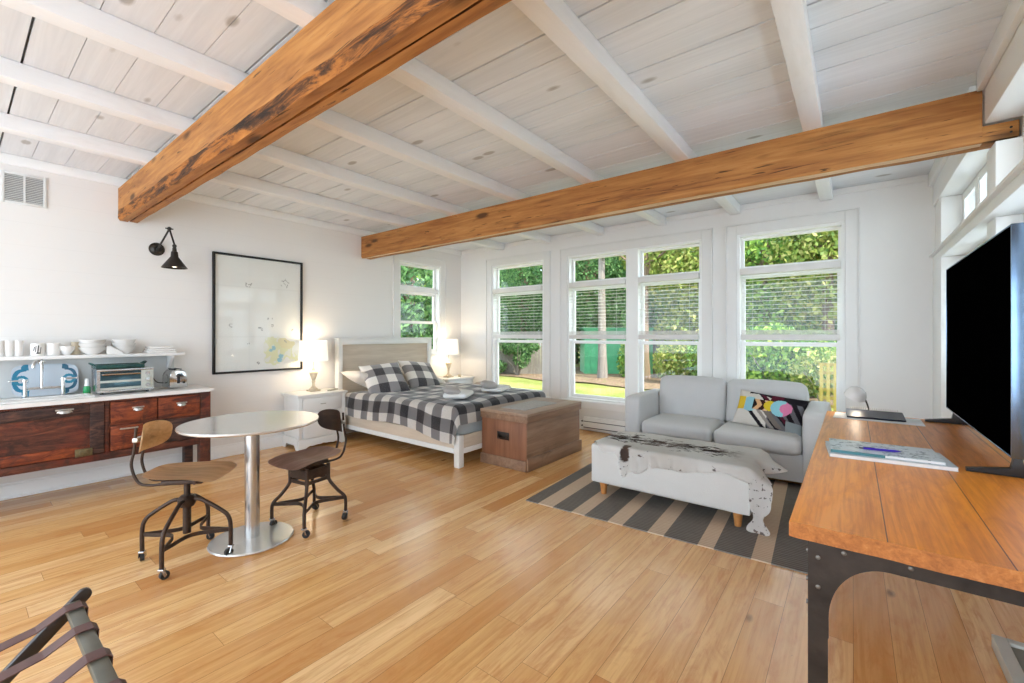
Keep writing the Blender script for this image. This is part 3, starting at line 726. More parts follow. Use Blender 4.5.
bm = BM(); bmesh.ops.create_uvsphere(bm, u_segments=12, v_segments=8, radius=0.018, matrix=Matrix.Translation((0.295, 0.065, 0.005)))
lathe(bm, [(0.0, -0.01), (0.015, -0.01), (0.018, -0.045), (0.026, -0.05), (0.03, -0.095), (0.102, -0.20), (0.099, -0.20), (0.028, -0.10), (0.0, -0.098)], (0.295, 0.065, 0.0)); obj('shade', bm, 'bronze', r)
bm = BM(); bmesh.ops.create_uvsphere(bm, u_segments=12, v_segments=8, radius=0.03, matrix=Matrix.Translation((0.295, 0.065, -0.165))); obj('bulb', bm, 'bulb', r)
def wobj(name, bm, mat, parent, **kw):
    """a part modelled at its place in the room, hung under a thing standing at parent.location"""
    base = parent; off = Vector(base.location)
    while base.parent: base = base.parent; off = off+Vector(base.location)
    bmesh.ops.translate(bm, verts=bm.verts, vec=-off); return obj(name, bm, mat, parent, **kw)

# ------------------------------------------------------------------ kitchen run on the left wall
CX0, CX1, CY0, CY1 = -5.26, -4.80, -0.95, 1.52
r = thing('kitchen_cabinet', 'distressed red brown timber workbench cabinet under the white counter', 'cabinet', (-5.03, 0.28, 0))
bm = BM()
box(bm, CX0, CX1, CY1-0.03, CY1-0.006, 0.285, 0.768); box(bm, CX0, CX1, CY0, CY0+0.025, 0.285, 0.768); box(bm, CX0, CX0+0.012, CY0+0.025, CY1-0.03, 0.285, 0.768)
box(bm, CX0, CX1-0.02, CY0+0.025, CY1-0.03, 0.285, 0.305); box(bm, CX0+0.012, CX1-0.02, 0.78, 0.80, 0.305, 0.768)
box(bm, CX1-0.02, CX1, CY0+0.025, CY1-0.085, 0.285, 0.345, 0.004); box(bm, CX1-0.02, CX1, CY0+0.025, CY1-0.085, 0.752, 0.768); box(bm, CX1-0.02, CX1, 0.775, 0.805, 0.345, 0.752, 0.003); box(bm, CX1-0.02, CX1-0.002, 0.805, CY1-0.085, 0.54, 0.57); box(bm, CX1-0.02, CX1-0.002, 1.015, 1.035, 0.345, 0.54)
wobj('body', bm, 'cab', r)
bm = BM(); box(bm, CX1-0.085, CX1+0.002, CY1-0.085, CY1, 0.0, 0.769, 0.004); wobj('leg', bm, 'cab', r)
bm = BM(); box(bm, CX0, CX0+0.085, CY1-0.10, CY1-0.032, 0.0, 0.284, 0.004); wobj('leg', bm, 'cab_dark', r)
for x in (CX0, CX1-0.085):
    bm = BM(); box(bm, x, x+0.085, CY0+0.03, CY0+0.11, 0.0, 0.284, 0.004); wobj('leg', bm, 'cab', r)
def door(y0, y1, z0, z1, st, mats_):
    bm = BM(); x = CX1+0.001
    box(bm, x-0.018, x, y0+st, y1-st, z0+st*0.9, z1-st, 0.0)
    d = wobj('door', bm, mats_[0], r)
    for a in (y0, y1-st):
        bm = BM(); box(bm, x-0.018, x+0.012, a, a+st, z0, z1, 0.004); wobj('stile', bm, mats_[1], d)
    bm = BM(); box(bm, x-0.018, x+0.012, y0+st, y1-st, z1-st, z1, 0.004); wobj('top_rail', bm, mats_[1], d)
    bm = BM(); box(bm, x-0.018, x+0.012, y0+st, y1-st, z0, z0+st*0.9, 0.004); wobj('bottom_rail', bm, mats_[2], d)
    return d
def cup_pull(bm, y, z, w=0.045):
    x = CX1+0.014; n = 12
    P = []
    for k in range(n+1):
        a = PI*k/n
        P.append([Vector((x, y+w*math.cos(a), z+0.026*math.sin(a))), Vector((x+0.016*math.sin(a), y+w*0.8*math.cos(a), z+0.018*math.sin(a))), Vector((x+0.022*math.sin(a)+0.001, y+w*0.62*math.cos(a), z-0.004))])
    V = [[bm.verts.new(p) for p in row] for row in P]
    for a, b in zip(V, V[1:]):
        for k in range(2): bm.faces.new((a[k], b[k], b[k+1], a[k+1]))
    box(bm, x-0.002, x+0.002, y-w-0.006, y+w+0.006, z+0.018, z+0.03, 0.001)
d1 = door(-0.06, 0.772, 0.350, 0.750, 0.085, ('cab', 'cab_dark', 'cab_red'))
bm = BM(); cup_pull(bm, 0.545, 0.700); wobj('cup_pull', bm, 'pewter', d1)
bm = BM(); box(bm, CX1+0.013, CX1+0.028, 0.60, 0.70, 0.345, 0.405, 0.004); box(bm, CX1+0.028, CX1+0.036, 0.625, 0.675, 0.36, 0.39, 0.003); wobj('latch', bm, 'latch', d1)
door(-0.92, -0.07, 0.350, 0.750, 0.085, ('cab', 'cab_dark', 'cab_red'))
for (y0, y1, z0, z1, mt, py, pz) in ((0.81, 1.115, 0.565, 0.748, 'cab_red', 0.985, 0.665), (1.122, 1.43, 0.565, 0.748, 'cab_red', 1.29, 0.665), (0.81, 1.02, 0.35, 0.545, 'cab_red', 0.925, 0.515), (1.03, 1.43, 0.35, 0.545, 'cab_dark', None, None)):
    bm = BM(); box(bm, CX1-0.018, CX1+0.011, y0, y1, z0, z1, 0.004); dr = wobj('drawer', bm, mt, r)
    if py:
        bm = BM()
        if z0 > 0.5: cup_pull(bm, py, pz, 0.034)
        else: box(bm, CX1+0.018, CX1+0.026, py-0.06, py+0.06, pz, pz+0.012, 0.003); box(bm, CX1+0.011, CX1+0.02, py-0.055, py-0.045, pz, pz+0.012); box(bm, CX1+0.011, CX1+0.02, py+0.045, py+0.055, pz, pz+0.012)
        wobj('pull', bm, 'pewter', dr)
# counter with a cut-out for the sink
bm = BM(); SX0, SX1, SY0, SY1 = -5.055, -4.845, 0.0, 0.70
a, b, c, d = XL+0.001, -4.765, -0.97, 1.535; z0, z1 = 0.77, 0.80
box(bm, a, SX0, c, d, z0, z1, 0.0); box(bm, SX1, b, c, d, z0, z1, 0.0); box(bm, SX0, SX1, c, SY0, z0, z1); box(bm, SX0, SX1, SY1, d, z0, z1)
bmesh.ops.remove_doubles(bm, verts=bm.verts, dist=1e-5)
o = obj('countertop', bm, 'counter', smooth=False); setp(o, 'long white countertop over the distressed timber cabinet', 'countertop')
r = thing('sink', 'white rimmed sink set into the countertop below the bridge tap', 'sink', (-4.95, 0.35, 0.80))
bm = BM(); e = 0.022
for (x0, x1, y0, y1) in ((SX0-e, SX0+e*.4, SY0-e, SY1+e), (SX1-e*.4, SX1+e, SY0-e, SY1+e), (SX0+e*.4, SX1-e*.4, SY0-e, SY0+e*.4), (SX0+e*.4, SX1-e*.4, SY1-e*.4, SY1+e)): box(bm, x0, x1, y0, y1, 0.8005, 0.813, 0.003)
wobj('rim', bm, 'ceramic', r)
bm = BM(); s = 0.004
box(bm, SX0+s, SX1-s, SY0+s, SY1-s, 0.655, 0.662)
for (x0, x1, y0, y1) in ((SX0+s, SX0+2*s, SY0+s, SY1-s), (SX1-2*s, SX1-s, SY0+s, SY1-s), (SX0+2*s, SX1-2*s, SY0+s, SY0+2*s), (SX0+2*s, SX1-2*s, SY1-2*s, SY1-s)): box(bm, x0, x1, y0, y1, 0.662, 0.8)
wobj('basin', bm, 'ceramic', r, smooth=False)
# bridge tap
r = thing('bridge_faucet', 'chrome bridge tap with lever handles behind the sink', 'tap', (-5.13, 0.47, 0.80))
for y in (0.365, 0.575):
    bm = BM(); lathe(bm, [(0.024, 0), (0.024, 0.008), (0.013, 0.014), (0.012, 0.125), (0.017, 0.13), (0.017, 0.15), (0.0, 0.152)], (-5.13, y, 0.8002), 14); wobj('valve_post', bm, 'chrome', r)
bm = BM(); cyl(bm, (-5.13, 0.378, 0.875), (-5.13, 0.562, 0.875), 0.010, n=12); wobj('bridge', bm, 'chrome', r)
for y, s in ((0.365, -1), (0.575, 1)):
    bm = BM(); cyl(bm, (-5.13, y, 0.942), (-5.13, y+s*0.075, 0.942), 0.006, n=10); bmesh.ops.create_uvsphere(bm, u_segments=10, v_segments=6, radius=0.010, matrix=Matrix.Translation((-5.13, y+s*0.08, 0.942))); wobj('lever', bm, 'chrome', r)
bm = BM(); sweep(bm, smooth_path([(-5.13, 0.455, 0.875), (-5.13, 0.455, 1.06), (-5.12, 0.44, 1.09), (-5.09, 0.42, 1.092), (-5.065, 0.405, 1.07), (-5.06, 0.402, 1.04)], 5), 0.0105, 12)
lathe(bm, [(0.02, 0), (0.02, 0.02), (0.0, 0.03)], (-5.13, 0.455, 1.075), 14); wobj('spout', bm, 'chrome', r)
# platter leaning against the backsplash
r = thing('serving_platter', 'white platter with blue claw shapes at both ends leaning behind the tap', 'platter', (-5.2, 0.487, 0.80))
def plat_col(u, v):
    x = (u-0.5)*0.38; z = (v-0.5)*0.255; c = [0.58, 0.66, 0.74]
    for s, k in ((-1, 1.0), (1, 0.8)):
        X = x*s
        if abs(math.hypot((X-0.11)/0.075, z/0.125)-0.86) < 0.17*k and X > 0.095: c = [0.03, 0.22, 0.36] if s < 0 else [0.03, 0.13, 0.22]
        if math.hypot(X-0.135, z-0.00) < 0.040 and math.hypot(X-0.135, z) > 0.020: c = [0.04, 0.25, 0.38]
    return c
def rr(u, v):
    x, z = (u*2-1), (v*2-1); k = max(abs(x), abs(z))
    if k > 0:
        L = (abs(x)**5+abs(z)**5)**0.2; x, z = x*k/L, z*k/L
    q = (x*x+z*z); t = 0.012*max(abs(x), abs(z))**4
    h = 0.004+0.1275*(z+1)
    return (-5.262+0.06*(1-(z+1)/2)+t, 0.487+x*0.19, 0.8025+h)
bm = BM(); gridsurf(bm, rr, 110, 80, colfn=plat_col); wobj('dish', bm, 'glazed', r)
# soap
r = thing('soap_bottle', 'small clear bottle of green soap with white cap beside the tap', 'bottle', (-5.12, 0.715, 0.80))
bm = BM(); lathe(bm, [(0, 0.001), (0.021, 0.001), (0.024, 0.006), (0.024, 0.055), (0.017, 0.068), (0.0, 0.07)], n=16); obj('bottle_body', bm, 'green_soap', r)
bm = BM(); lathe(bm, [(0.017, 0.069), (0.014, 0.085), (0.013, 0.115), (0.010, 0.13), (0.0, 0.132)], n=16); obj('cap', bm, 'ceramic', r)
# toaster oven
r = thing('toaster_oven', 'silver toaster oven with glass door standing on the white counter', 'toaster oven', (-5.02, 0.93, 0.80))
hx, hy, h = 0.115, 0.185, 0.215
bm = BM(); box(bm, -hx, hx-0.015, -hy, hy, 0.018, h, 0.010); box(bm, hx-0.015, hx, -hy, hy, 0.018, 0.035, 0.002); box(bm, hx-0.015, hx, -hy, hy, h-0.02, h-0.002, 0.002); box(bm, hx-0.015, hx, -hy, -hy+0.02, 0.035, h-0.02); obj('casing', bm, 'steel', r)
bm = BM(); box(bm, hx-0.016, hx+0.002, hy-0.085, hy, 0.035, h-0.02, 0.002); pn = obj('control_panel', bm, 'tray_metal', r)
for k in range(3):
    bm = BM(); cyl(bm, (hx+0.001, hy-0.043, 0.066+k*0.05), (hx+0.017, hy-0.043, 0.066+k*0.05), 0.017, 0.014, 16); obj('knob', bm, 'chrome', pn)
bm = BM(); box(bm, hx-0.014, hx-0.004, -hy+0.02, hy-0.086, 0.036, h-0.021); dr = obj('door', bm, 'oven_glass', r)
bm = BM(); sweep(bm, [(hx-0.004, -hy+0.03, h-0.045), (hx+0.018, -hy+0.03, h-0.045), (hx+0.018, hy-0.096, h-0.045), (hx-0.004, hy-0.096, h-0.045)], 0.007); obj('door_handle', bm, 'chrome', dr)
bm = BM(); box(bm, hx-0.004, hx-0.001, -hy+0.021, hy-0.087, 0.10, 0.118); box(bm, hx-0.004, hx-0.001, -hy+0.021, hy-0.087, 0.037, 0.058); obj('rack_bar', bm, 'tray_metal', dr)
for x in (-0.08, 0.07):
    for y in (-0.15, 0.15):
        bm = BM(); cyl(bm, (x, y, 0.001), (x, y, 0.02), 0.012, n=10); obj('foot', bm, 'rubber', r)
r = thing('enamel_tray', 'dark green enamel tray lying on top of the toaster oven', 'tray', (-5.02, 0.90, 1.0165))
bm = BM(); box(bm, -0.09, 0.09, -0.15, 0.15, 0, 0.008, 0.003)
for s in (-1, 1): box(bm, s*0.09-0.008, s*0.09+0.008, -0.158, 0.158, 0.0, 0.034, 0.006); box(bm, -0.09, 0.09, s*0.15-0.008, s*0.15+0.008, 0.0, 0.034, 0.006)
obj('tray_body', bm, 'tray_green', r)
for s in (-1, 1):
    bm = BM(); sweep(bm, smooth_path([(-0.05, s*0.156, 0.03), (-0.03, s*0.18, 0.045), (0.03, s*0.18, 0.045), (0.05, s*0.156, 0.03)], 4), 0.007); obj('handle', bm, 'tray_green', r)
# toaster
r = thing('toaster', 'small rounded chrome toaster at the right end of the counter', 'toaster', (-5.06, 1.31, 0.80))
bm = BM(); P = []
for k in range(17):
    a = PI*k/16; P.append((0.068*math.cos(a), 0.115+0.065*math.sin(a)))
prism(bm, [(0.072, 0.012)]+P+[(-0.072, 0.012)], -0.12, 0.12, 'Y', 0.008); 
bmesh.ops.rotate(bm, verts=bm.verts, cent=(0, 0, 0), matrix=Matrix.Rotation(PI/2, 3, 'Z')); bmesh.ops.scale(bm, vec=(0.9, 1, 1), verts=bm.verts); obj('shell', bm, 'chrome', r)
bm = BM(); box(bm, -0.09, 0.09, -0.03, -0.012, 0.176, 0.184); box(bm, -0.09, 0.09, 0.012, 0.03, 0.176, 0.184); obj('slot', bm, 'black', r)
bm = BM(); box(bm, 0.107, 0.111, -0.012, 0.012, 0.05, 0.14, 0.002); box(bm, 0.111, 0.128, -0.02, 0.02, 0.115, 0.128, 0.003); cyl(bm, (0.107, 0.04, 0.06), (0.118, 0.04, 0.06), 0.012, n=12); obj('lever', bm, 'black', r)
bm = BM(); sweep(bm, smooth_path([(-0.05, -0.075, 0.05), (-0.06, -0.12, 0.06), (-0.10, -0.14, 0.10), (-0.15, -0.13, 0.14), (-0.2, -0.12, 0.15)], 5), 0.004); obj('cord', bm, 'rubber', r)
# shelf
r = thing('wall_shelf', 'long white shelf on the left wall holding white crockery', 'shelf', (XL, 0.3, 1.12))
bm = BM(); box(bm, XL+0.001, -5.09, -0.95, 1.40, 1.105, 1.132, 0.003); wobj('board', bm, 'trim', r)
for y in (1.30, 0.0):
    bm = BM(); prism(bm, [(XL+0.002, 1.104), (-5.115, 1.104), (-5.12, 1.08), (-5.20, 1.03), (XL+0.02, 0.96), (XL+0.002, 0.96)], y, y+0.02, 'Y', 0.002); wobj('bracket', bm, 'trim', r)
bm = BM(); box(bm, XL+0.0005, XL+0.012, -0.95, 1.36, 0.802, 1.104); o = obj('backsplash', bm, 'backsplash', smooth=False, kind='structure')
SZ = 1.1325
def solo(name, bm, mat, label, cat, loc, rz=0, group=None):
    o = obj(name, bm, mat, loc=loc, rot=(0, 0, rz)); return setp(o, label, cat, group)
TUM = [(0, 0.002), (0.030, 0.0), (0.033, 0.004), (0.038, 0.125), (0.036, 0.125), (0.030, 0.008), (0, 0.008)]
for k, (y, l) in enumerate(((0.235, 'leftmost'), (0.285, 'middle'), (0.335, 'rightmost'))):
    bm = BM(); lathe(bm, [(a*0.72, b) for a, b in TUM], n=18); solo('tumbler', bm, 'ceramic', 'tall pale tumbler, %s of three at the shelf\'s left end' % l, 'cup', (-5.17, y, SZ), group='tumblers on the wall shelf')
def mug(label, y, mat, rz, art_=None):
    r = thing('mug', label, 'mug', (-5.165, y, SZ), rz, group='mugs on the wall shelf')
    bm = BM(); lathe(bm, [(0, 0.002), (0.036, 0.0), (0.041, 0.005), (0.041, 0.10), (0.038, 0.10), (0.037, 0.009), (0, 0.008)], n=22); obj('cup_body', bm, mat, r)
    bm = BM(); sweep(bm, smooth_path([(0.038, 0, 0.08), (0.066, 0, 0.078), (0.072, 0, 0.05), (0.06, 0, 0.026), (0.038, 0, 0.022)], 5), 0.005); obj('handle', bm, mat, r)
    if art_:
        bm = BM()
        for (a0, a1, za, zb) in ((-2.55, -2.40, 0.02, 0.085), (-2.85, -2.75, 0.03, 0.08), (-2.2, -2.1, 0.015, 0.07), (-2.7, -2.25, 0.018, 0.028), (-3.1, -2.95, 0.04, 0.075)):
            V = []
            for k in range(5):
                a = a0+(a1-a0)*k/4; V.append((bm.verts.new((0.0418*math.cos(a), 0.0418*math.sin(a), za)), bm.verts.new((0.0418*math.cos(a+0.12), 0.0418*math.sin(a+0.12), zb))))
            for p, q in zip(V, V[1:]): bm.faces.new((p[0], q[0], q[1], p[1]))
        obj('printed_marks', bm, 'black', r)
mug('white mug with black brush marks on the wall shelf', 0.435, 'ceramic', 2.4, True)
mug('plain white mug beside the black marked mug on the shelf', 0.522, 'ceramic', 1.9)
r = thing('teacup', 'white round teacup between the plain mug and the beige jar', 'cup', (-5.17, 0.600, SZ))
bm = BM(); lathe(bm, [(0, 0.002), (0.022, 0.0), (0.025, 0.008), (0.05, 0.05), (0.052, 0.075), (0.049, 0.075), (0.046, 0.05), (0.02, 0.012), (0, 0.011)], n=22); obj('cup_body', bm, 'ceramic', r)
bm = BM(); sweep(bm, smooth_path([(0.0, -0.045, 0.06), (0.0, -0.066, 0.055), (0, -0.062, 0.03), (0, -0.04, 0.03)], 5), 0.004); obj('handle', bm, 'ceramic', r)
bm = BM(); lathe(bm, [(0, 0.001), (0.028, 0.0), (0.035, 0.03), (0.032, 0.07), (0.024, 0.085), (0.026, 0.11), (0.022, 0.11), (0.02, 0.085), (0, 0.08)], n=18); solo('jar', bm, 'beige_pot', 'small beige stoneware jar beside the bowl stack on the shelf', 'jar', (-5.215, 0.656, SZ))
BOWL = [(0, 0.002), (0.036, 0.0), (0.040, 0.006), (0.072, 0.034), (0.086, 0.062), (0.083, 0.063), (0.068, 0.036), (0.034, 0.011), (0, 0.010)]
for yy, nm, sc in ((0.758, 'beside the beige jar', 1.05), (0.965, 'beside the plates', 0.98)):
    for k, l in enumerate(('bottom', 'middle', 'top')):
        bm = BM(); lathe(bm, [(a*sc, b) for a, b in BOWL], n=26); solo('bowl', bm, 'ceramic', 'white bowl at the %s of the stack %s' % (l, nm), 'bowl', (-5.185, yy, SZ+k*0.032), group='stacked bowls on the shelf')
bm = BM(); prism(bm, [(0.0, 0.0), (0.115, 0.0), (0.10, 0.02), (0.02, 0.075), (0.0, 0.06)], -0.006, 0.006, 'X', 0.002); o = solo('napkin_holder', bm, 'ceramic', 'white wedge shaped holder between the two bowl stacks', 'holder', (-5.115, 0.838, SZ))
for k, l in enumerate(('bottom', 'middle', 'top')):
    bm = BM(); w = 0.085-0.006*k
    prism(bm, [(s*w*(1-0.1*q), t*(0.115-0.008*k)*(1-0.1*(1-q))) for s, t, q in ((-1, -1, 0), (1, -1, 0), (1, 1, 0), (-1, 1, 0))], 0, 0.006, 'Z', 0.002)
    for s in (-1, 1): box(bm, s*w*0.97-0.006, s*w*0.97+0.006, -(0.11-0.008*k), 0.11-0.008*k, 0.004, 0.019, 0.004); box(bm, -w, w, s*(0.105-0.008*k)-0.006, s*(0.105-0.008*k)+0.006, 0.004, 0.019, 0.004)
    solo('square_plate', bm, 'ceramic', 'white square plate at the %s of the stack near the shelf\'s right end' % l, 'plate', (-5.185, 1.225, SZ+k*0.0205), group='square plates on the shelf')

# ------------------------------------------------------------------ round table and the two stools
r = thing('round_table', 'round polished steel pedestal table between the two industrial chairs', 'table', (-3.02, 1.185, 0))
bm = BM(); lathe(bm, [(0, 0.733), (0.378, 0.733), (0.388, 0.738), (0.391, 0.745), (0.388, 0.752), (0, 0.752)], n=72); obj('tabletop', bm, 'tabletop', r)
bm = BM(); cyl(bm, (0, 0, 0.016), (0, 0, 0.722), 0.042, n=28); cyl(bm, (0, 0, 0.722), (0, 0, 0.7325), 0.12, n=28); box(bm, 0.05, 0.11, -0.012, 0.012, 0.70, 0.724, 0.003); obj('column', bm, 'steel', r)
bm = BM(); lathe(bm, [(0, 0.001), (0.232, 0.001), (0.238, 0.006), (0.232, 0.014), (0.05, 0.02), (0, 0.02)], n=64); obj('base_plate', bm, 'tabletop', r)

def stool(label, loc, rz, column, seat_mat, pad_mat, zs, base_rz):
    """vintage drafting stool; seat faces +X before rotation"""
    r = thing('drafting_stool', label, 'chair', loc, rz, 'industrial swivel chairs at the steel table')
    hw, hl = 0.19, 0.20
    def seat_pt(u, v, dz):
        x = (u*2-1); y = (v*2-1)
        # rounded square outline, narrower at the back
        k = max(abs(x), abs(y))
        if k > 1e-6: p_ = 4.5+2*x if x > 0 else 3.2; L = (abs(x)**p_+abs(y)**p_)**(1/p_); x, y = x*k/L, y*k/L
        X = x*hl+0.01; Y = y*hw*(1.04-0.20*(1-x)/2)
        z = 0.018*x*x*(1 if x < 0 else 0)-0.045*max(0, x-0.25)**1.6-0.012*(1-y*y)*(1-abs(x))+0.008*abs(y)
        return (X, Y, zs+z+dz)
    bm = BM(); gridsurf(bm, lambda u, v: seat_pt(u, v, 0), 16, 16); thicken(bm, 0.014); obj('seat', bm, seat_mat, r)
    bm = BM(); box(bm, -0.10, 0.11, -0.07, 0.07, zs-0.055, zs-0.03, 0.004); cyl(bm, (0.08, -0.09, zs-0.045), (0.08, 0.09, zs-0.045), 0.008, n=10)
    sp = obj('seat_plate', bm, 'iron', r)
    # back bars: sweep from under the seat, out and up behind it
    for s in (-1, 1):
        bm = BM(); sweep(bm, smooth_path([(-0.04, s*0.045, zs-0.048), (-0.17, s*0.045, zs-0.055), (-0.228, s*0.045, zs-0.03), (-0.258, s*0.045, zs+0.06), (-0.245, s*0.043, zs+0.15), (-0.236, s*0.042, zs+0.27)], 7), 0.0075); obj('back_bar', bm, 'iron', r)
    bm = BM(); box(bm, -0.250, -0.222, -0.055, 0.055, zs+0.19, zs+0.215, 0.004); cyl(bm, (-0.258, 0, zs+0.20), (-0.220, 0, zs+0.20), 0.012, n=12); obj('clamp', bm, 'pewter', r)
    def back_pt(u, v):
        y = (u*2-1); z = (v*2-1); k = max(abs(y), abs(z))
        if k > 1e-6: L = (abs(y)**3.2+abs(z)**3.2)**(1/3.2); y, z = y*k/L, z*k/L
        return (-0.210+0.060*y*y+0.012*z, y*0.140, zs+0.215+z*0.080)
    bm = BM(); gridsurf(bm, back_pt, 16, 10); thicken(bm, 0.012); obj('backrest', bm, pad_mat, r)
    # base turned against the swivelling seat
    R = Matrix.Rotation(base_rz, 3, 'Z'); T = lambda p: R @ Vector(p)
    h = zs-0.055; a = 0.165
    if column:
        bm = BM(); cyl(bm, (0, 0, 0.17), (0, 0, h), 0.016, n=14); cyl(bm, (0, 0, 0.15), (0, 0, 0.30), 0.021, n=14); lathe(bm, [(0, 0), (0.035, 0), (0.045, 0.02), (0.045, 0.05), (0.03, 0.065), (0, 0.065)], (0, 0, 0.305), 16); obj('hub', bm, 'iron', r)
    else:
        bm = BM(); P = [T((sx*0.085, sy*0.085, 0)) for sx, sy in ((-1, -1), (1, -1), (1, 1), (-1, 1))]
        for p, q in zip(P, P[1:]+P[:1]): sweep(bm, [(p.x, p.y, h-0.045), (q.x, q.y, h-0.045)], 0, flat=(0.012, 0.06)); sweep(bm, [(p.x, p.y, h-0.10), (q.x, q.y, h-0.10)], 0, flat=(0.01, 0.022))
        for p in P: cyl(bm, (p.x, p.y, h-0.115), (p.x, p.y, h), 0.013, n=10)
        obj('hub', bm, 'iron', r)
    feet = []
    for sx, sy in ((-1, -1), (1, -1), (1, 1), (-1, 1)):
        bm = BM()
        if column: pts = [(sx*0.03, sy*0.03, 0.345), (sx*0.06, sy*0.06, 0.335), (sx*0.135, sy*0.135, 0.265), (sx*0.158, sy*0.158, 0.225), (sx*a, sy*a, 0.17), (sx*a, sy*a, 0.06)]
        else: pts = [(sx*0.085, sy*0.085, h-0.06), (sx*0.09, sy*0.09, h-0.12), (sx*0.125, sy*0.125, h-0.19), (sx*0.158, sy*0.158, h-0.24), (sx*a, sy*a, h-0.28), (sx*a, sy*a, 0.06)]
        sweep(bm, smooth_path([T(p) for p in pts], 6), 0.0112, 10); lg = obj('leg', bm, 'iron', r)
        f = T((sx*a, sy*a, 0)); feet.append(f)
        ang = rng.uniform(0, 6.28); off = Vector((math.cos(ang)*0.012, math.sin(ang)*0.012, 0)); ax = Vector((-math.sin(ang), math.cos(ang), 0))
        bm = BM(); c = f+off+Vector((0, 0, 0.0235)); cyl(bm, c-ax*0.010, c+ax*0.010, 0.0225, n=18); w = obj('caster', bm, 'rubber', lg)
        bm = BM(); box(bm, f.x-0.014, f.x+0.014, f.y-0.014, f.y+0.014, 0.05, 0.062, 0.003)
        for q in (-1, 1): p = c+ax*q*0.014; sweep(bm, [(p.x, p.y, 0.022), (f.x+ax.x*q*0.013, f.y+ax.y*q*0.013, 0.055)], 0, flat=(0.02, 0.003))
        obj('caster_fork', bm, 'steel', lg)
    # curved strap braces bowing inward between neighbouring legs
    for k in range(4):
        p, q = feet[k], feet[(k+1) % 4]; mid = (p+q)/2*0.42
        bm = BM(); sweep(bm, smooth_path([(p.x, p.y, 0.155), (p.x*0.72+q.x*0.06, p.y*0.72+q.y*0.06, 0.155), (mid.x, mid.y, 0.155), (q.x*0.72+p.x*0.06, q.y*0.72+p.y*0.06, 0.155), (q.x, q.y, 0.155)], 6), 0, flat=(0.006, 0.022)); obj('brace', bm, 'iron', r)
    return r
stool('pale worn plywood swivel chair with hub column, nearest the kitchen cabinet', (-3.06, 0.85, 0), math.radians(48), True, 'stool_wood', 'stool_wood', 0.505, math.radians(-46))
stool('dark plywood swivel chair with square frame under its seat, nearest the bed', (-2.965, 1.53, 0), math.radians(275), False, 'stool_dark', 'pad_dark', 0.462, math.radians(-265))
# ------------------------------------------------------------------ bed, headboard against the left wall
BX0, BX1, BY0, BY1 = -5.20, -3.02, 3.04, 4.60
r = thing('bed', 'white framed bed with whitewashed oak headboard against the left wall', 'bed', (-4.1, 3.82, 0))
bm = BM(); box(bm, -5.24, -5.20, BY0+0.055, BY1-0.055, 0.30, 1.175); wobj('headboard_panel', bm, 'grey_oak', r)
bm = BM()
for a, b in ((BY0, BY0+0.06), (BY1-0.06, BY1)): box(bm, -5.255, -5.165, a, b, 0.0, 1.245, 0.004)
box(bm, -5.255, -5.165, BY0+0.06, BY1-0.06, 1.175, 1.245, 0.004); box(bm, -5.265, -5.155, BY0-0.008, BY1+0.008, 1.245, 1.262, 0.004)
wobj('headboard_frame', bm, 'white_paint', r)
for y0, y1 in ((BY0+0.005, BY0+0.03), (BY1-0.03, BY1-0.005)):
    bm = BM(); box(bm, -5.164, BX1-0.07, y0, y1, 0.185, 0.31, 0.003); rl = wobj('side_rail', bm, 'grey_oak_x', r)
    bm = BM(); box(bm, -5.164, BX1-0.07, y0-0.008, y1+0.004, 0.135, 0.185, 0.003); wobj('rail_edge', bm, 'white_paint', rl)
bm = BM(); box(bm, BX1-0.03, BX1-0.005, BY0+0.07, BY1-0.07, 0.185, 0.31, 0.003); rl = wobj('foot_rail', bm, 'grey_oak', r)
bm = BM(); box(bm, BX1-0.034, BX1+0.003, BY0+0.07, BY1-0.07, 0.135, 0.185, 0.003); wobj('rail_edge', bm, 'white_paint', rl)
for y in (BY0, BY1-0.07):
    bm = BM(); box(bm, BX1-0.07, BX1, y, y+0.07, 0, 0.315, 0.004); wobj('leg', bm, 'white_paint', r)
bm = BM(); 
for k in range(12): x = -5.05+k*0.175; box(bm, x, x+0.08, BY0+0.031, BY1-0.031, 0.235, 0.25)
wobj('slats', bm, 'grey_oak', r, smooth=False)
bm = BM(); softbox(bm, ((BX0+BX1)/2-0.02, 3.82, 0.41), (BX1-BX0-0.10, 1.46, 0.31), 0.06, (0, 0, 0.01), 14); bmesh.ops.translate(bm, verts=bm.verts, vec=(0, 0, 0))
o = obj('mattress', bm, 'sheet'); setp(o, 'mattress in pale blue grey sheets showing at the foot of the bed', 'mattress')
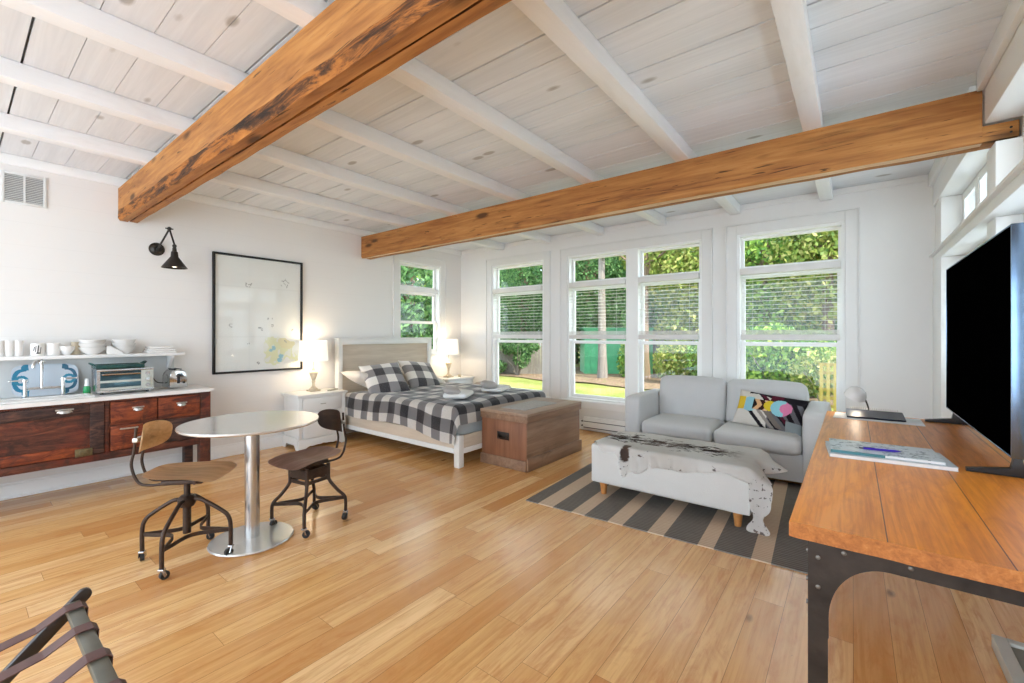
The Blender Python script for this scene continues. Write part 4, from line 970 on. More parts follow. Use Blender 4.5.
# duvet: flat cloth laid over the mattress, hanging over the near side, the far side and a little at the foot
DZ = 0.60
def duvet(u, v):
    # u: head to foot, v: near hem to far hem (flat cloth coordinates)
    x = -4.98+u*2.10; over_n = 0.30+0.05*math.sin(u*9.0)*0.5+0.09*u*u; wid = 1.50
    y = BY0+0.03-over_n+v*(wid+over_n+0.26)
    ex = max(0, x-(BX1-0.075)); en = max(0, BY0+0.03-y); ef = max(0, y-(BY1-0.03))
    X, Y, Z = x-ex, y+en-ef, DZ
    d = math.hypot(ex, en) if en > 0 else math.hypot(ex, ef)
    r_ = 0.06
    def fold(e):  # rounded shoulder: outward and downward travel
        if e <= 0: return 0, 0
        if e < r_*PI/2: a = e/r_; return r_*math.sin(a), r_*(1-math.cos(a))
        return r_+0.03*min(1, (e-r_*PI/2)/0.2), r_+(e-r_*PI/2)
    ou, dn = fold(d)
    if d > 0:
        nx = ex/d; ny = (-en if en > 0 else ef)/d
        ou += 0.016*math.sin(x*13+1)*min(1, d/0.15)*(1-nx)
        X += nx*min(ou, 0.10); Y += ny*min(ou, 0.085); Z -= dn*(1-0.25*abs(nx*ny))
    q = mnoise.noise(Vector((x*2.2, y*2.6, 0.5)))*0.030+mnoise.noise(Vector((x*6, y*7, 3.5)))*0.012
    if d <= 0.0: Z += q+0.012*math.sin(PI*min(1, max(0, (y-BY0)/1.5)))
    else: Y += q*0.4; Z += q*0.5*max(0, 1-d/0.1)
    if u < 0.05: Z -= 0.02*(1-u/0.05)
    return (X, Y, max(Z, 0.16))
bm = BM(); gridsurf(bm, duvet, 90, 90, uvfn=lambda u, v: (u*2.10, v*(2.06)+0.03)); thicken(bm, -0.022)
o = obj('duvet', bm, 'plaid', angle=180); setp(o, 'black and white buffalo check duvet draped over the bed', 'duvet')
o.modifiers.new('soft', 'SUBSURF').levels = 0
def place_pillow(name, w, h, t, mat, label, loc, rot, uvs=1.0, group=None, seed=0.0):
    bm = BM(); pillow(bm, w, h, t, uvs=uvs, seed=seed); o = obj(name, bm, mat, angle=180, loc=loc, rot=rot); return setp(o, label, 'pillow', group)
# X' of the pillow runs along the headboard, leaning back on it
place_pillow('bed_pillow', 0.66, 0.44, 0.17, 'linen', 'white pillow under the nearer checked cushion at the headboard', (-4.90, 3.34, 0.70), (0.0, 0.42, math.radians(90)*0+PI/2), seed=1)
place_pillow('bed_pillow', 0.66, 0.44, 0.17, 'linen', 'white pillow behind the farther checked cushion, by the bedside window', (-4.93, 4.22, 0.70), (0.0, 0.42, PI/2), seed=2)
def lean(lx, ly, lz, tilt, yaw, roll=0):
    return Matrix.Translation((lx, ly, lz)) @ Matrix.Rotation(yaw, 4, 'Z') @ Matrix.Rotation(-tilt, 4, 'Y') @ Matrix.Rotation(roll, 4, 'Z')
for k, (y, x, yaw, roll, l) in enumerate(((3.36, -4.64, -0.35, 0.10, 'black and white checked square cushion nearest the left lamp on the bed'), (3.97, -4.68, 0.0, -0.18, 'black and white checked square cushion farther along the bed, nearer the window'))):
    bm = BM(); pillow(bm, 0.52, 0.52, 0.16, seed=3.0+k, pinch=0.05); o = obj('check_cushion', bm, 'plaid_small', angle=180)
    o.matrix_world = lean(x, y, 0.748, math.radians(-43), yaw, roll); setp(o, l, 'cushion', 'checked cushions on the bed')
# folded towel bundles on the duvet: each a grey towel laid on a white one
def towel(label, mat, loc, rz, sx, sy, sz, lift=0.0):
    r_ = obj('folded_towel', softbox(BM(), (0, 0, sz/2), (sx, sy, sz), min(0.03, sz*0.48), (0.01, 0.01, 0.016), 8, 0.006, loc[1]), mat, loc=loc, rot=(0, lift, rz)); setp(r_, label, 'towel', 'folded towels on the bed'); return r_
towel('folded white towel lying on the duvet under the nearer grey roll', 'towel_white', (-3.40, 3.42, 0.628), 0.5, 0.26, 0.36, 0.055)
towel('rolled grey towel on the nearer white towel on the bed', 'towel_grey', (-3.42, 3.32, 0.675), 0.9, 0.17, 0.24, 0.06, 0.18)
towel('folded white towel lying on the duvet under the farther grey roll', 'towel_white', (-3.40, 4.06, 0.628), 0.35, 0.26, 0.38, 0.055)
towel('rolled grey towel on the farther white towel, nearest the window', 'towel_grey', (-3.42, 3.94, 0.675), 0.8, 0.18, 0.24, 0.065, 0.16)

# ------------------------------------------------------------------ nightstands and lamps
def nightstand(label, y0, y1, dup_from=None):
    r = thing('nightstand', label, 'nightstand', (-5.08, (y0+y1)/2, 0), group='white bedside cabinets')
    w = (y1-y0)/2; d = 0.185
    bm = BM(); box(bm, -d, d-0.012, -w+0.012, w-0.012, 0.10, 0.595, 0.003); 
    for s in (-1, 1): box(bm, d-0.05, d+0.002, s*(w-0.012)-0.024, s*(w-0.012)+0.012 if s > 0 else s*(w-0.012)+0.024, 0.09, 0.595, 0.004) if False else box(bm, d-0.05, d, min(s*w, s*(w-0.045)), max(s*w, s*(w-0.045)), 0.10, 0.596, 0.004)
    obj('body', bm, 'white_paint', r)
    bm = BM(); box(bm, -d-0.005, d+0.022, -w-0.02, w+0.02, 0.60, 0.625, 0.008); box(bm, -d, d+0.010, -w-0.008, w+0.008, 0.585, 0.60, 0.004); obj('top', bm, 'white_paint', r)
    bm = BM(); box(bm, d-0.014, d+0.004, -w+0.05, w-0.05, 0.425, 0.575, 0.005); dr = obj('drawer', bm, 'white_paint', r)
    bm = BM(); z = 0.5; sweep(bm, smooth_path([(d+0.003, -0.03, z), (d+0.016, -0.022, z), (d+0.018, 0.0, z), (d+0.016, 0.022, z), (d+0.003, 0.03, z)], 4), 0.005); obj('pull', bm, 'pewter', dr)
    bm = BM(); box(bm, d-0.014, d+0.004, -w+0.05, w-0.05, 0.125, 0.412, 0.005); box(bm, d+0.0035, d+0.007, -w+0.085, w-0.085, 0.165, 0.372, 0.004); obj('door', bm, 'white_paint', r)
    # bracket plinth with a scalloped apron
    bm = BM(); P = [(-w, 0.115), (-w, 0.0), (-w+0.06, 0.0), (-w+0.075, 0.015), (-w+0.11, 0.03)]
    n = 14
    for k in range(n+1): t = k/n; P.append((-w+0.13+t*(2*w-0.26), 0.038-0.014*abs(math.sin(t*PI*4))+0.01*math.sin(t*PI)))
    P += [(w-0.11, 0.03), (w-0.075, 0.015), (w-0.06, 0.0), (w, 0.0), (w, 0.115)]
    prism(bm, P, d-0.012, d+0.012, 'X', 0.003)
    for s in (-1, 1):
        q = [(-d, 0.0), (-d+0.06, 0.0), (-d+0.09, 0.05), (d-0.09, 0.05), (d-0.06, 0.0), (d-0.0125, 0.0), (d-0.0125, 0.135), (-d, 0.135)]
        prism(bm, q, s*w-0.006, s*w+0.006, 'Y', 0.0)
    obj('plinth', bm, 'white_paint', r)
    return r
nightstand('white one drawer nightstand on the near side of the bed, behind the round table', 2.40, 2.975)
nightstand('white one drawer nightstand in the far corner between bed and windows', 4.69, 5.25)
def table_lamp(label, loc):
    r = thing('table_lamp', label, 'lamp', loc, group='bedside lamps with white shades')
    bm = BM(); box(bm, -0.06, 0.06, -0.06, 0.06, 0.0005, 0.018, 0.004); lathe(bm, [(0, 0.018), (0.05, 0.018), (0.052, 0.028), (0.03, 0.045), (0.018, 0.06), (0.014, 0.10), (0.022, 0.115), (0.017, 0.13), (0.03, 0.165), (0.047, 0.215), (0.05, 0.228), (0.038, 0.236), (0.018, 0.25), (0.012, 0.28), (0, 0.28)], n=24); obj('base', bm, 'lamp_cream', r)
    bm = BM(); cyl(bm, (0, 0, 0.281), (0, 0, 0.385), 0.008, n=10); obj('stem', bm, 'pewter', r)
    bm = BM(); bmesh.ops.create_uvsphere(bm, u_segments=14, v_segments=10, radius=0.032, matrix=Matrix.Translation((0, 0, 0.44))); obj('bulb', bm, 'bulb', r)
    bm = BM(); lathe(bm, [(0.165, 0.365), (0.152, 0.605), (0.148, 0.605), (0.161, 0.365), (0.165, 0.365)], n=44); sh = obj('shade', bm, 'shade', r, angle=60)
    bm = BM()
    for k in range(3): a = k*2*PI/3; cyl(bm, (0, 0, 0.58), (0.15*math.cos(a), 0.15*math.sin(a), 0.58), 0.002, n=6)
    cyl(bm, (0, 0, 0.50), (0, 0, 0.59), 0.004, n=8); obj('spider', bm, 'pewter', sh)
    for z, e in ((0.54, 5.0), (0.40, 3.0)):
        li = bpy.data.lights.new('lamp_light', 'POINT'); li.energy = e*LAMP; li.color = (1.0, 0.80, 0.56); li.shadow_soft_size = 0.04
        lo = bpy.data.objects.new('lamp_light', li); COL.objects.link(lo); lo.parent = r; lo.location = (0, 0, z)
    return r
LAMP = 0.15
table_lamp('lit white drum lamp on the nightstand beside the framed picture', (-5.12, 2.69, 0.6255))
table_lamp('lit white drum lamp on the far nightstand in the window corner', (-5.10, 4.90, 0.6255))
bm = BM(); box(bm, -0.025, 0.025, -0.08, 0.08, 0, 0.012, 0.004); solo('remote_control', bm, 'tray_pad', 'small grey remote lying beside the lamp on the near nightstand', 'remote', (-5.02, 2.88, 0.6257), 0.5)
bm = BM(); box(bm, -0.02, 0.02, -0.02, 0.02, 0, 0.035, 0.006); solo('alarm_clock', bm, 'beige_pot', 'tiny beige block beside the lamp on the far nightstand', 'clock', (-5.0, 5.05, 0.6257), 0.3)
bm = BM(); softbox(bm, (0, 0, 0.27), (0.30, 0.22, 0.535), 0.08, (0.02, 0.02, 0.02), 8); solo('pouf', bm, 'pouf', 'taupe fabric pouf standing between far nightstand and window', 'pouf', (-4.66, 5.20, 0.0))

# ------------------------------------------------------------------ trunk at the foot of the bed
r = thing('wooden_trunk', 'old brown wooden trunk with iron end handle at the foot of the bed', 'trunk', (-2.72, 3.865, 0))
x0, x1, y0, y1 = -3.005, -2.435, 3.36, 4.37
bm = BM(); box(bm, x0, x1, y0, y1, 0.012, 0.472, 0.004); wobj('body', bm, ['trunk'], r)
bm = BM(); box(bm, x0+0.004, x1-0.004, y0-0.006, y0-0.0005, 0.015, 0.47, 0.002); wobj('end_board', bm, 'trunk_end', r)
bm = BM(); box(bm, x1+0.0005, x1+0.02, y0-0.01, y1+0.015, 0.001, 0.125, 0.005); box(bm, x0-0.006, x1, y0-0.022, y0-0.0065, 0.001, 0.10, 0.004); wobj('plinth', bm, 'trunk', r)
bm = BM(); box(bm, x0-0.012, x1+0.018, y0-0.018, y1+0.015, 0.525, 0.550, 0.004); ld = wobj('lid', bm, 'trunk_top', r)
bm = BM(); box(bm, x1+0.001, x1+0.016, y0-0.016, y1+0.013, 0.462, 0.5245, 0.003); box(bm, x0-0.010, x1+0.001, y0-0.016, y0-0.0065, 0.462, 0.5245, 0.003); box(bm, x0-0.01, x0-0.001, y0-0.006, y1+0.013, 0.462, 0.5245, 0.003); wobj('lid_rim', bm, 'trunk', ld)
bm = BM(); box(bm, x0, x1, y0, y1, 0.474, 0.524); wobj('lid_core', bm, 'trunk', ld, smooth=False)
xm = (x0+x1)/2
bm = BM(); box(bm, xm-0.075, xm+0.075, y0-0.012, y0-0.0065, 0.27, 0.345, 0.004); hd = wobj('handle_plate', bm, 'black_iron', r)
bm = BM(); sweep(bm, smooth_path([(xm-0.05, y0-0.014, 0.325), (xm-0.05, y0-0.03, 0.295), (xm, y0-0.034, 0.285), (xm+0.05, y0-0.03, 0.295), (xm+0.05, y0-0.014, 0.325)], 5), 0.007); wobj('handle', bm, 'iron', hd)
bm = BM(); box(bm, -0.15, 0.15, -0.30, 0.30, 0, 0.006, 0.002)
for k in range(-7, 8): box(bm, -0.15, 0.15, k*0.04-0.004, k*0.04+0.004, 0.0055, 0.008)
solo('woven_runner', bm, 'throw', 'grey woven runner laid flat on the trunk lid', 'runner', (-2.715, 3.80, 0.5505))

# ------------------------------------------------------------------ loveseat
r = thing('loveseat', 'light grey slipcovered two seat sofa in front of the windows', 'sofa', (-1.03, 4.80, 0))
sx0, sx1, sy0, sy1 = -1.90, -0.165, 4.36, 5.24; aw = 0.17
bm = BM(); softbox(bm, ((sx0+sx1)/2, (sy0+sy1)/2+0.02, 0.17), (sx1-sx0-0.30, sy1-sy0-0.06, 0.25), 0.02, (0, 0, 0), 6); wobj('base', bm, 'sofa', r, angle=60)
for a in (sx0, sx1-aw):
    bm = BM(); softbox(bm, (a+aw/2, (sy0+sy1)/2, 0.352), (aw, sy1-sy0, 0.615), 0.03, (0.012, 0.01, 0.008), 10, 0.003, a); wobj('arm', bm, 'sofa', r, angle=80)
xi0, xi1 = sx0+aw+0.004, sx1-aw-0.004; xm = (xi0+xi1)/2
bm = BM(); softbox(bm, (xm, sy1-0.09, 0.48), (xi1-xi0, 0.16, 0.56), 0.03, (0, 0, 0), 8); wobj('back_frame', bm, 'sofa', r, angle=80)
for k, (a, b) in enumerate(((xi0, xm-0.002), (xm+0.002, xi1))):
    bm = BM(); softbox(bm, ((a+b)/2, 4.665, 0.352), (b-a, 0.64, 0.155), 0.055, (0.0, 0.012, 0.018), 12, 0.004, k*3.1); wobj('seat_cushion', bm, 'sofa', r, angle=80)
    bm = BM(); softbox(bm, (0, 0, 0), (b-a, 0.20, 0.46), 0.06, (0.0, 0.035, 0.02), 12, 0.006, 5+k*2.3)
    bmesh.ops.rotate(bm, verts=bm.verts, cent=(0, 0, 0), matrix=Matrix.Rotation(-0.16, 3, 'X')); bmesh.ops.translate(bm, verts=bm.verts, vec=((a+b)/2, 4.985, 0.605)); wobj('back_cushion', bm, 'sofa', r, angle=80)
for x in (sx0+0.09, sx1-0.09):
    for y in (sy0+0.09, sy1-0.09):
        bm = BM(); cyl(bm, (x, y, 0.0), (x, y, 0.05), 0.02, 0.025, 12); wobj('leg', bm, 'black', r)
def cush(u, v):
    x = u*0.58; y = v*0.34; c = srgb(214, 208, 200)
    dark, mar, gry = srgb(34, 30, 34), srgb(84, 30, 46), srgb(104, 102, 106)
    if x > 0.30: c = dark if (int(x*22+y*14) % 2 == 0) else gry
    if x > 0.20 and y < 0.20 and abs((x-0.30)-(0.18-y)) < 0.05: c = gry
    if x > 0.22 and 0.02 < y < 0.22 and abs((x-0.24)-(0.19-y)) < 0.03: c = srgb(120, 110, 104)
    if abs((x-0.33)-(0.20-y)) < 0.028: c = dark
    if abs((x-0.37)-(0.17-y)) < 0.02: c = mar
    if abs((x-0.10)-(0.17-y)) < 0.022 and y < 0.16: c = dark
    if abs((x-0.19)-(0.17-y)) < 0.02 and y < 0.18: c = srgb(150, 142, 136)
    if 0.10 < x < 0.30 and y > 0.27+0.05*math.sin(x*9): c = dark
    if 0.30 < x and y > 0.27: c = mar if x < 0.40 else dark
    if x > 0.46 and y < 0.10: c = srgb(140, 148, 150)
    if math.hypot(x-0.125, y-0.20) < 0.075: c = srgb(150, 200, 214)
    if x < 0.075 and 0.14 < y < 0.27: c = srgb(226, 190, 60)
    if 0.15 < x < 0.29 and abs(y-0.205) < 0.055:
        k = (x+abs(y-0.205)*0.7-0.15)/0.045; c = [srgb(40, 30, 30), srgb(222, 176, 130), srgb(60, 34, 30), srgb(228, 190, 150)][int(k) % 4]
    if math.hypot(x-0.305, y-0.21) < 0.052: c = srgb(222, 196, 56)
    if math.hypot(x-0.395, y-0.205) < 0.082: c = srgb(146, 204, 216)
    if math.hypot(x-0.44, y-0.21) < 0.052 or (math.hypot(x-0.395, y-0.205) < 0.082 and x > 0.425): c = srgb(222, 130, 168)
    return c
bm = BM(); pillow(bm, 0.58, 0.34, 0.14, n=76, colfn=cush, pinch=0.05, seed=9.0); o = obj('throw_cushion', bm, 'cushion', angle=180)
o.matrix_world = Matrix.Translation((-0.615, 4.68, 0.585)) @ Matrix.Rotation(-0.12, 4, 'Z') @ Matrix.Rotation(math.radians(64), 4, 'X') @ Matrix.Rotation(-0.10, 4, 'Z')
setp(o, 'printed cushion with coloured circles and dark stripes on the sofa', 'cushion')

# ------------------------------------------------------------------ rug, ottoman, cowhide
RUGZ = 0.008
bm = BM(); prism(bm, [(0, 0), (1.93, 0), (1.93, 1.66), (0, 1.66)], 0.0, RUGZ-0.0005, 'Z', 0.0)
o = obj('rug', bm, 'rug', smooth=False, loc=(-2.024, 2.775, 0.0005), rot=(0, 0, math.radians(2.8))); setp(o, 'dark grey flatweave rug with tan stripes under the ottoman', 'rug')
r = thing('ottoman', 'pale grey fabric covered bench ottoman with tapered wooden legs on the rug', 'ottoman', (-1.11, 3.53, RUGZ))
ox0, ox1, oy0, oy1, oz0, oz1 = -1.69, -0.53, 3.22, 3.85, 0.105, 0.415
bm = BM(); softbox(bm, ((ox0+ox1)/2, (oy0+oy1)/2, (oz0+oz1)/2), (ox1-ox0, oy1-oy0, oz1-oz0), 0.018, (0.004, 0.006, 0.004), 14, 0.003); wobj('cover', bm, 'ottoman', r, angle=60)
for x in (ox0+0.085, ox1-0.085):
    for y in (oy0+0.06, oy1-0.06):
        bm = BM(); cyl(bm, (x, y, RUGZ+0.0005), (x, y, 0.108), 0.021, 0.032, 16); wobj('leg', bm, 'tan_leg', r)
# hide outline in flat coordinates (x along the ottoman, y away from the viewer); beyond the edges it hangs
outline = [(-1.70, 3.75), (-1.715, 3.62), (-1.70, 3.50), (-1.74, 3.42), (-1.735, 3.33), (-1.66, 3.26), (-1.625, 3.215), (-1.60, 3.19), (-1.565, 3.155), (-1.53, 3.17), (-1.475, 3.185), (-1.445, 3.15), (-1.435, 3.06), (-1.425, 3.005), (-1.40, 2.995), (-1.385, 3.0), (-1.375, 3.045), (-1.35, 3.06), (-1.32, 3.05), (-1.30, 3.035), (-1.285, 3.06), (-1.25, 3.065), (-1.235, 3.085), (-1.17, 3.11), (-1.08, 3.125), (-0.98, 3.12), (-0.89, 3.135), (-0.80, 3.15), (-0.72, 3.175), (-0.65, 3.165), (-0.575, 3.145), (-0.54, 3.125), (-0.50, 3.12), (-0.43, 3.12), (-0.37, 3.115), (-0.28, 3.12), (-0.235, 3.15), (-0.215, 3.15), (-0.155, 3.10), (-0.125, 3.10), (-0.135, 3.17), (-0.12, 3.245), (-0.155, 3.245), (-0.215, 3.20), (-0.24, 3.20), (-0.28, 3.24), (-0.36, 3.25), (-0.42, 3.28), (-0.45, 3.36), (-0.455, 3.45), (-0.37, 3.50), (-0.325, 3.53), (-0.40, 3.60), (-0.455, 3.66), (-0.49, 3.76), (-0.56, 3.84), (-0.68, 3.83), (-0.80, 3.80), (-1.0, 3.83), (-1.2, 3.80), (-1.4, 3.83), (-1.55, 3.80)]
def drape(x, y):
    rr_ = 0.03; gap = 0.010
    def f(e):
        if e <= 0: return 0.0, 0.0
        if e < rr_*PI/2: a = e/rr_; return rr_*math.sin(a), rr_*(1-math.cos(a))
        return rr_, rr_+e-rr_*PI/2
    ef = max(0, (oy0+0.025)-y); er = max(0, x-(ox1-0.025)); el = max(0, (ox0+0.025)-x)
    X, Y, Z = x, y, oz1+gap+RUGZ*0
    wv = mnoise.noise(Vector((x*4, y*4, 1)))*0.006+mnoise.noise(Vector((x*11, y*11, 5)))*0.003
    if ef > 0:
        a, b = f(ef); Y = (oy0+0.025)-a; Z -= b; Y -= 0.012*min(1, ef/0.1)*(1+math.sin(x*38))*0.8
    if er > 0:
        a, b = f(er)
        if y > 3.44:   # stiff corner sticking out
            st = min(1, (y-3.44)/0.08); X = (ox1-0.025)+er*0.95*st+a*(1-st); Z = oz1+gap-b*(1-st)-0.28*er*st
        else:
            # the leg swings round to hang in front of the corner
            t = min(1, er/0.14); t = t*t*(3-2*t); af, bf = f(ef)
            hx = -0.560+min(y-3.095, 0.155)+0.12*max(0, y-3.25); hy = oy0-0.016-0.010*math.sin(er*16+y*22)
            X = ((ox1-0.025)+a)*(1-t)+hx*t; Y = Y*(1-t)+hy*t
            Z = oz1+gap-b-bf*(1-t)
    if el > 0: a, b = f(el); X = (ox0+0.025)-a-0.005; Z -= b
    return (X, Y, max(Z+abs(wv), RUGZ+0.004))
def cloth(name, poly, cell, fn, mat, t):
    xs = [p[0] for p in poly]; ys = [p[1] for p in poly]; bm = BM(); V = {}
    def inside(x, y):
        c = False; n = len(poly)
        for i in range(n):
            (x1_, y1_), (x2_, y2_) = poly[i], poly[(i+1) % n]
            if (y1_ > y) != (y2_ > y) and x < (x2_-x1_)*(y-y1_)/(y2_-y1_)+x1_: c = not c
        return c
    nx = int((max(xs)-min(xs))/cell)+2; ny = int((max(ys)-min(ys))/cell)+2
    def gv(i, j):
        if (i, j) not in V: V[(i, j)] = bm.verts.new((min(xs)+i*cell, min(ys)+j*cell, 0))
        return V[(i, j)]
    for i in range(nx):
        for j in range(ny):
            if inside(min(xs)+(i+.5)*cell, min(ys)+(j+.5)*cell): bm.faces.new((gv(i, j), gv(i+1, j), gv(i+1, j+1), gv(i, j+1)))
    # relax the stair-stepped rim onto a smooth outline
    for it in range(6):
        new = {}
        for v in bm.verts:
            be = [e for e in v.link_edges if e.is_boundary]
            if len(be) == 2: new[v] = v.co*0.4+(be[0].other_vert(v).co+be[1].other_vert(v).co)*0.3
        for v, c in new.items(): v.co = c
    for v in bm.verts: v.co = Vector(fn(v.co.x, v.co.y))
    thicken(bm, -t); return obj(name, bm, mat, angle=180)
o = cloth('cowhide', outline, 0.0125, drape, 'hide', 0.003); setp(o, 'white cowhide with dark brown speckles draped over the ottoman', 'cowhide')
# ------------------------------------------------------------------ desk on the right
DZT = 0.76
r = thing('desk', 'industrial desk with thick orange timber top and black iron legs along the right wall', 'desk', (0.07, 2.67, 0))
dx0, dx1, dy0, dy1 = -0.147, 0.575, 1.50, 3.85
bm = BM(); n = 50
# plank top with a slightly wavering sawn edge
def edge(x, k): return 0.004*mnoise.noise(Vector((x*9, k, 0)))+0.002*mnoise.noise(Vector((x*31, k, 2)))
ring = []
for i in range(n+1):
    x = dx0+(dx1-dx0)*i/n; ring.append((x, dy0+edge(x, 1)))
ring += [(dx1, dy1), (dx0, dy1)]
prism(bm, ring, DZT-0.045, DZT, 'Z', 0.004)
bm.normal_update()
for f in bm.faces:
    if f.normal.y < -0.7: f.material_index = 1
wobj('desktop', bm, ['desk', 'desk_edge'], r)
def desk_end(y, s):
    bm = BM(); x0, x1 = -0.105, 0.545; zt = DZT-0.046
    box(bm, x0, x0+0.048, y, y+0.007*s, 0.0, zt); box(bm, x0, x0+0.007, y+0.007*s, y+0.055*s, 0.0, zt); wobj('leg', bm, 'black_iron', r, smooth=False)
    bm = BM(); box(bm, x1-0.048, x1, y, y+0.007*s, 0.0, zt); box(bm, x1-0.007, x1, y+0.007*s, y+0.055*s, 0.0, zt); wobj('leg', bm, 'black_iron', r, smooth=False)
    bm = BM(); h = 0.052
    q = lambda a, b, n=14: [(a[0]+(b[0]-a[0])*(1-math.cos(k/n*PI/2)), a[1]+(b[1]-a[1])*math.sin(k/n*PI/2)) for k in range(n+1)]
    P = [(x0+0.002, zt-0.002), (x0+0.002, 0.43), (x0+0.05, 0.43)]
    P += [(x0+0.05+0.135*(1-math.cos(t)), 0.49+(zt-h-0.49)*math.sin(t)) for t in [k/16*PI/2 for k in range(17)]]
    P += [(x1-0.05-0.135*(1-math.cos(t)), 0.49+(zt-h-0.49)*math.sin(t)) for t in [k/16*PI/2 for k in range(16, -1, -1)]]
    P += [(x1-0.05, 0.43), (x1-0.002, 0.43), (x1-0.002, zt-0.002)]
    ya, yb = (y-0.008*s, y-0.0005*s); prism(bm, P, min(ya, yb), max(ya, yb), 'Y', 0.0); wobj('gusset_rail', bm, 'black_iron', r, smooth=False)
    bm = BM()
    for (x, z) in ((x0+0.025, 0.655), (x0+0.025, 0.57), (x0+0.085, 0.685), (x0+0.225, 0.688), (x1-0.025, 0.655), (x1-0.025, 0.57)):
        m_ = Matrix.Translation((x, y-0.008*s, z)) @ Matrix.Diagonal((1, 0.5, 1, 1)); bmesh.ops.create_uvsphere(bm, u_segments=10, v_segments=6, radius=0.0065, matrix=m_)
    for z in (0.655, 0.57, 0.50): cyl(bm, (x0, y+0.03*s, z), (x0-0.006, y+0.03*s, z), 0.007, n=8)
    wobj('bolt', bm, 'bolt', r)
desk_end(1.555, 1); desk_end(3.80, -1)
bm = BM(); box(bm, -0.098, -0.092, 1.612, 3.743, 0.655, DZT-0.046); box(bm, 0.53, 0.536, 1.612, 3.743, 0.655, DZT-0.046); wobj('side_rail', bm, 'black_iron', r, smooth=False)

# television on the desk
r = thing('television', 'large flat black screen television standing on the desk by the right wall', 'television', (0.49, 3.19, DZT))
bm = BM(); box(bm, -0.018, 0.0, -0.725, 0.725, 0.082, 0.953, 0.002); obj('screen', bm, 'screen', r, smooth=False)
bm = BM()
for s in (-1, 1): box(bm, -0.020, 0.034, s*0.7255, s*0.733, 0.075, 0.96, 0.002)
for a, b in ((0.075, 0.0815), (0.9535, 0.96)): box(bm, -0.020, 0.034, -0.7255, 0.7255, a, b, 0.002)
obj('bezel', bm, 'tv_edge', r)
bm = BM(); box(bm, 0.0005, 0.032, -0.725, 0.725, 0.082, 0.953, 0.004); box(bm, 0.032, 0.052, -0.45, 0.45, 0.12, 0.5, 0.008); obj('back_cover', bm, 'tv_black', r)
for s, y in ((-1, -0.70), (1, 0.56)):
    bm = BM(); prism(bm, [(-0.135, 0.0012), (0.095, 0.0012), (0.095, 0.012), (0.02, 0.03), (0.012, 0.08), (-0.008, 0.08), (-0.014, 0.03), (-0.135, 0.014)], y-0.014, y+0.014, 'Y', 0.002); obj('foot', bm, 'tv_black', r)

# magazines and pen
def mag(label, loc, rz, w, d, t, cover, spine, group):
    r = thing('magazine', label, 'magazine', loc, rz, group)
    bm = BM(); box(bm, -w/2, w/2, -d/2, d/2, 0.0015, t-0.0015); obj('pages', bm, 'paper', r, smooth=False)
    bm = BM(); box(bm, -w/2-0.002, w/2+0.002, -d/2-0.001, d/2+0.002, t-0.0014, t); box(bm, -w/2-0.002, w/2+0.002, -d/2-0.001, d/2+0.002, 0.0, 0.0014); obj('cover', bm, cover, r, smooth=False)
    if spine: bm = BM(); box(bm, -w/2-0.002, w/2*0.0, -d/2-0.004, -d/2-0.0012, 0.0, t); obj('spine', bm, spine, r, smooth=False)
    return r
g = G('printed_grey_cover'); n = g.noise(scale=24, detail=2); n2 = g.noise(g.scale(g.obj(), (60, 120, 1)), 1.0, 3)
M['print'] = g.fin(g.mix(g.mul(g.gt(n, 0.54), g.gt(n2, 0.5)), srgb(186, 196, 202), srgb(84, 108, 118)), 0.35)
mag('pale thick magazine at the bottom of the pile under the violet pen', (0.11, 2.55, DZT+0.0006), 0.10, 0.41, 0.26, 0.016, 'greycover', None, 'magazines on the desk')
mag('grey printed magazine with a teal spine on top of the pile, pen lying on it', (0.10, 2.565, DZT+0.0172), 0.06, 0.37, 0.25, 0.012, 'print', 'teal', 'magazines on the desk')
r = thing('pen', 'violet ballpoint pen lying on the magazines', 'pen', (0.095, 2.52, DZT+0.0345), 0.18)
bm = BM(); cyl(bm, (-0.06, 0, 0), (0.052, 0, 0), 0.005, n=12); cyl(bm, (0.052, 0, 0), (0.07, 0, 0), 0.005, 0.0012, 12); obj('barrel', bm, 'purple', r)
bm = BM(); cyl(bm, (-0.075, 0, 0), (-0.06, 0, 0), 0.003, n=10); box(bm, -0.06, -0.02, -0.0015, 0.0015, 0.0045, 0.0065); obj('clip', bm, 'navy', r)
# blotter, spiral notebook and lamp at the far end
bm = BM(); prism(bm, [(-0.23, -0.11), (0.21, -0.13), (0.215, 0.12), (-0.22, 0.13)], 0, 0.004, 'Z', 0.001); solo('paper_blotter', bm, 'paper', 'pale paper sheet under the dark spiral notebook at the desk\'s far end', 'paper', (0.125, 3.66, DZT+0.0006), 0.02)
r = thing('spiral_notebook', 'dark navy spiral bound notebook standing open low before the desk lamp', 'notebook', (0.11, 3.665, DZT+0.005), 0.04)
bm = BM(); prism(bm, [(-0.075, 0.001), (0.08, 0.001), (0.09, 0.036), (-0.085, 0.012)], -0.145, 0.145, 'X', 0.003); obj('cover', bm, 'navy', r)
bm = BM()
for k in range(22):
    x = -0.12+k*0.0114; sweep(bm, [(x+0.001*math.cos(a), 0.086+0.010*math.cos(a), 0.040+0.010*math.sin(a)) for a in [q*PI/5 for q in range(10)]], 0.0016, 5, closed=True)
obj('spiral_binding', bm, 'pewter', r)
r = thing('desk_lamp', 'small lit desk lamp with white dome shade at the desk\'s far end', 'lamp', (0.075, 3.775, DZT))
bm = BM(); lathe(bm, [(0, 0.001), (0.05, 0.001), (0.052, 0.008), (0.02, 0.014), (0, 0.016)], n=24); obj('base', bm, 'ceramic', r)
bm = BM(); sweep(bm, smooth_path([(0, 0, 0.012), (0.006, 0, 0.05), (-0.008, 0, 0.10), (-0.03, -0.005, 0.145)], 5), 0.005); obj('arm', bm, 'black', r)
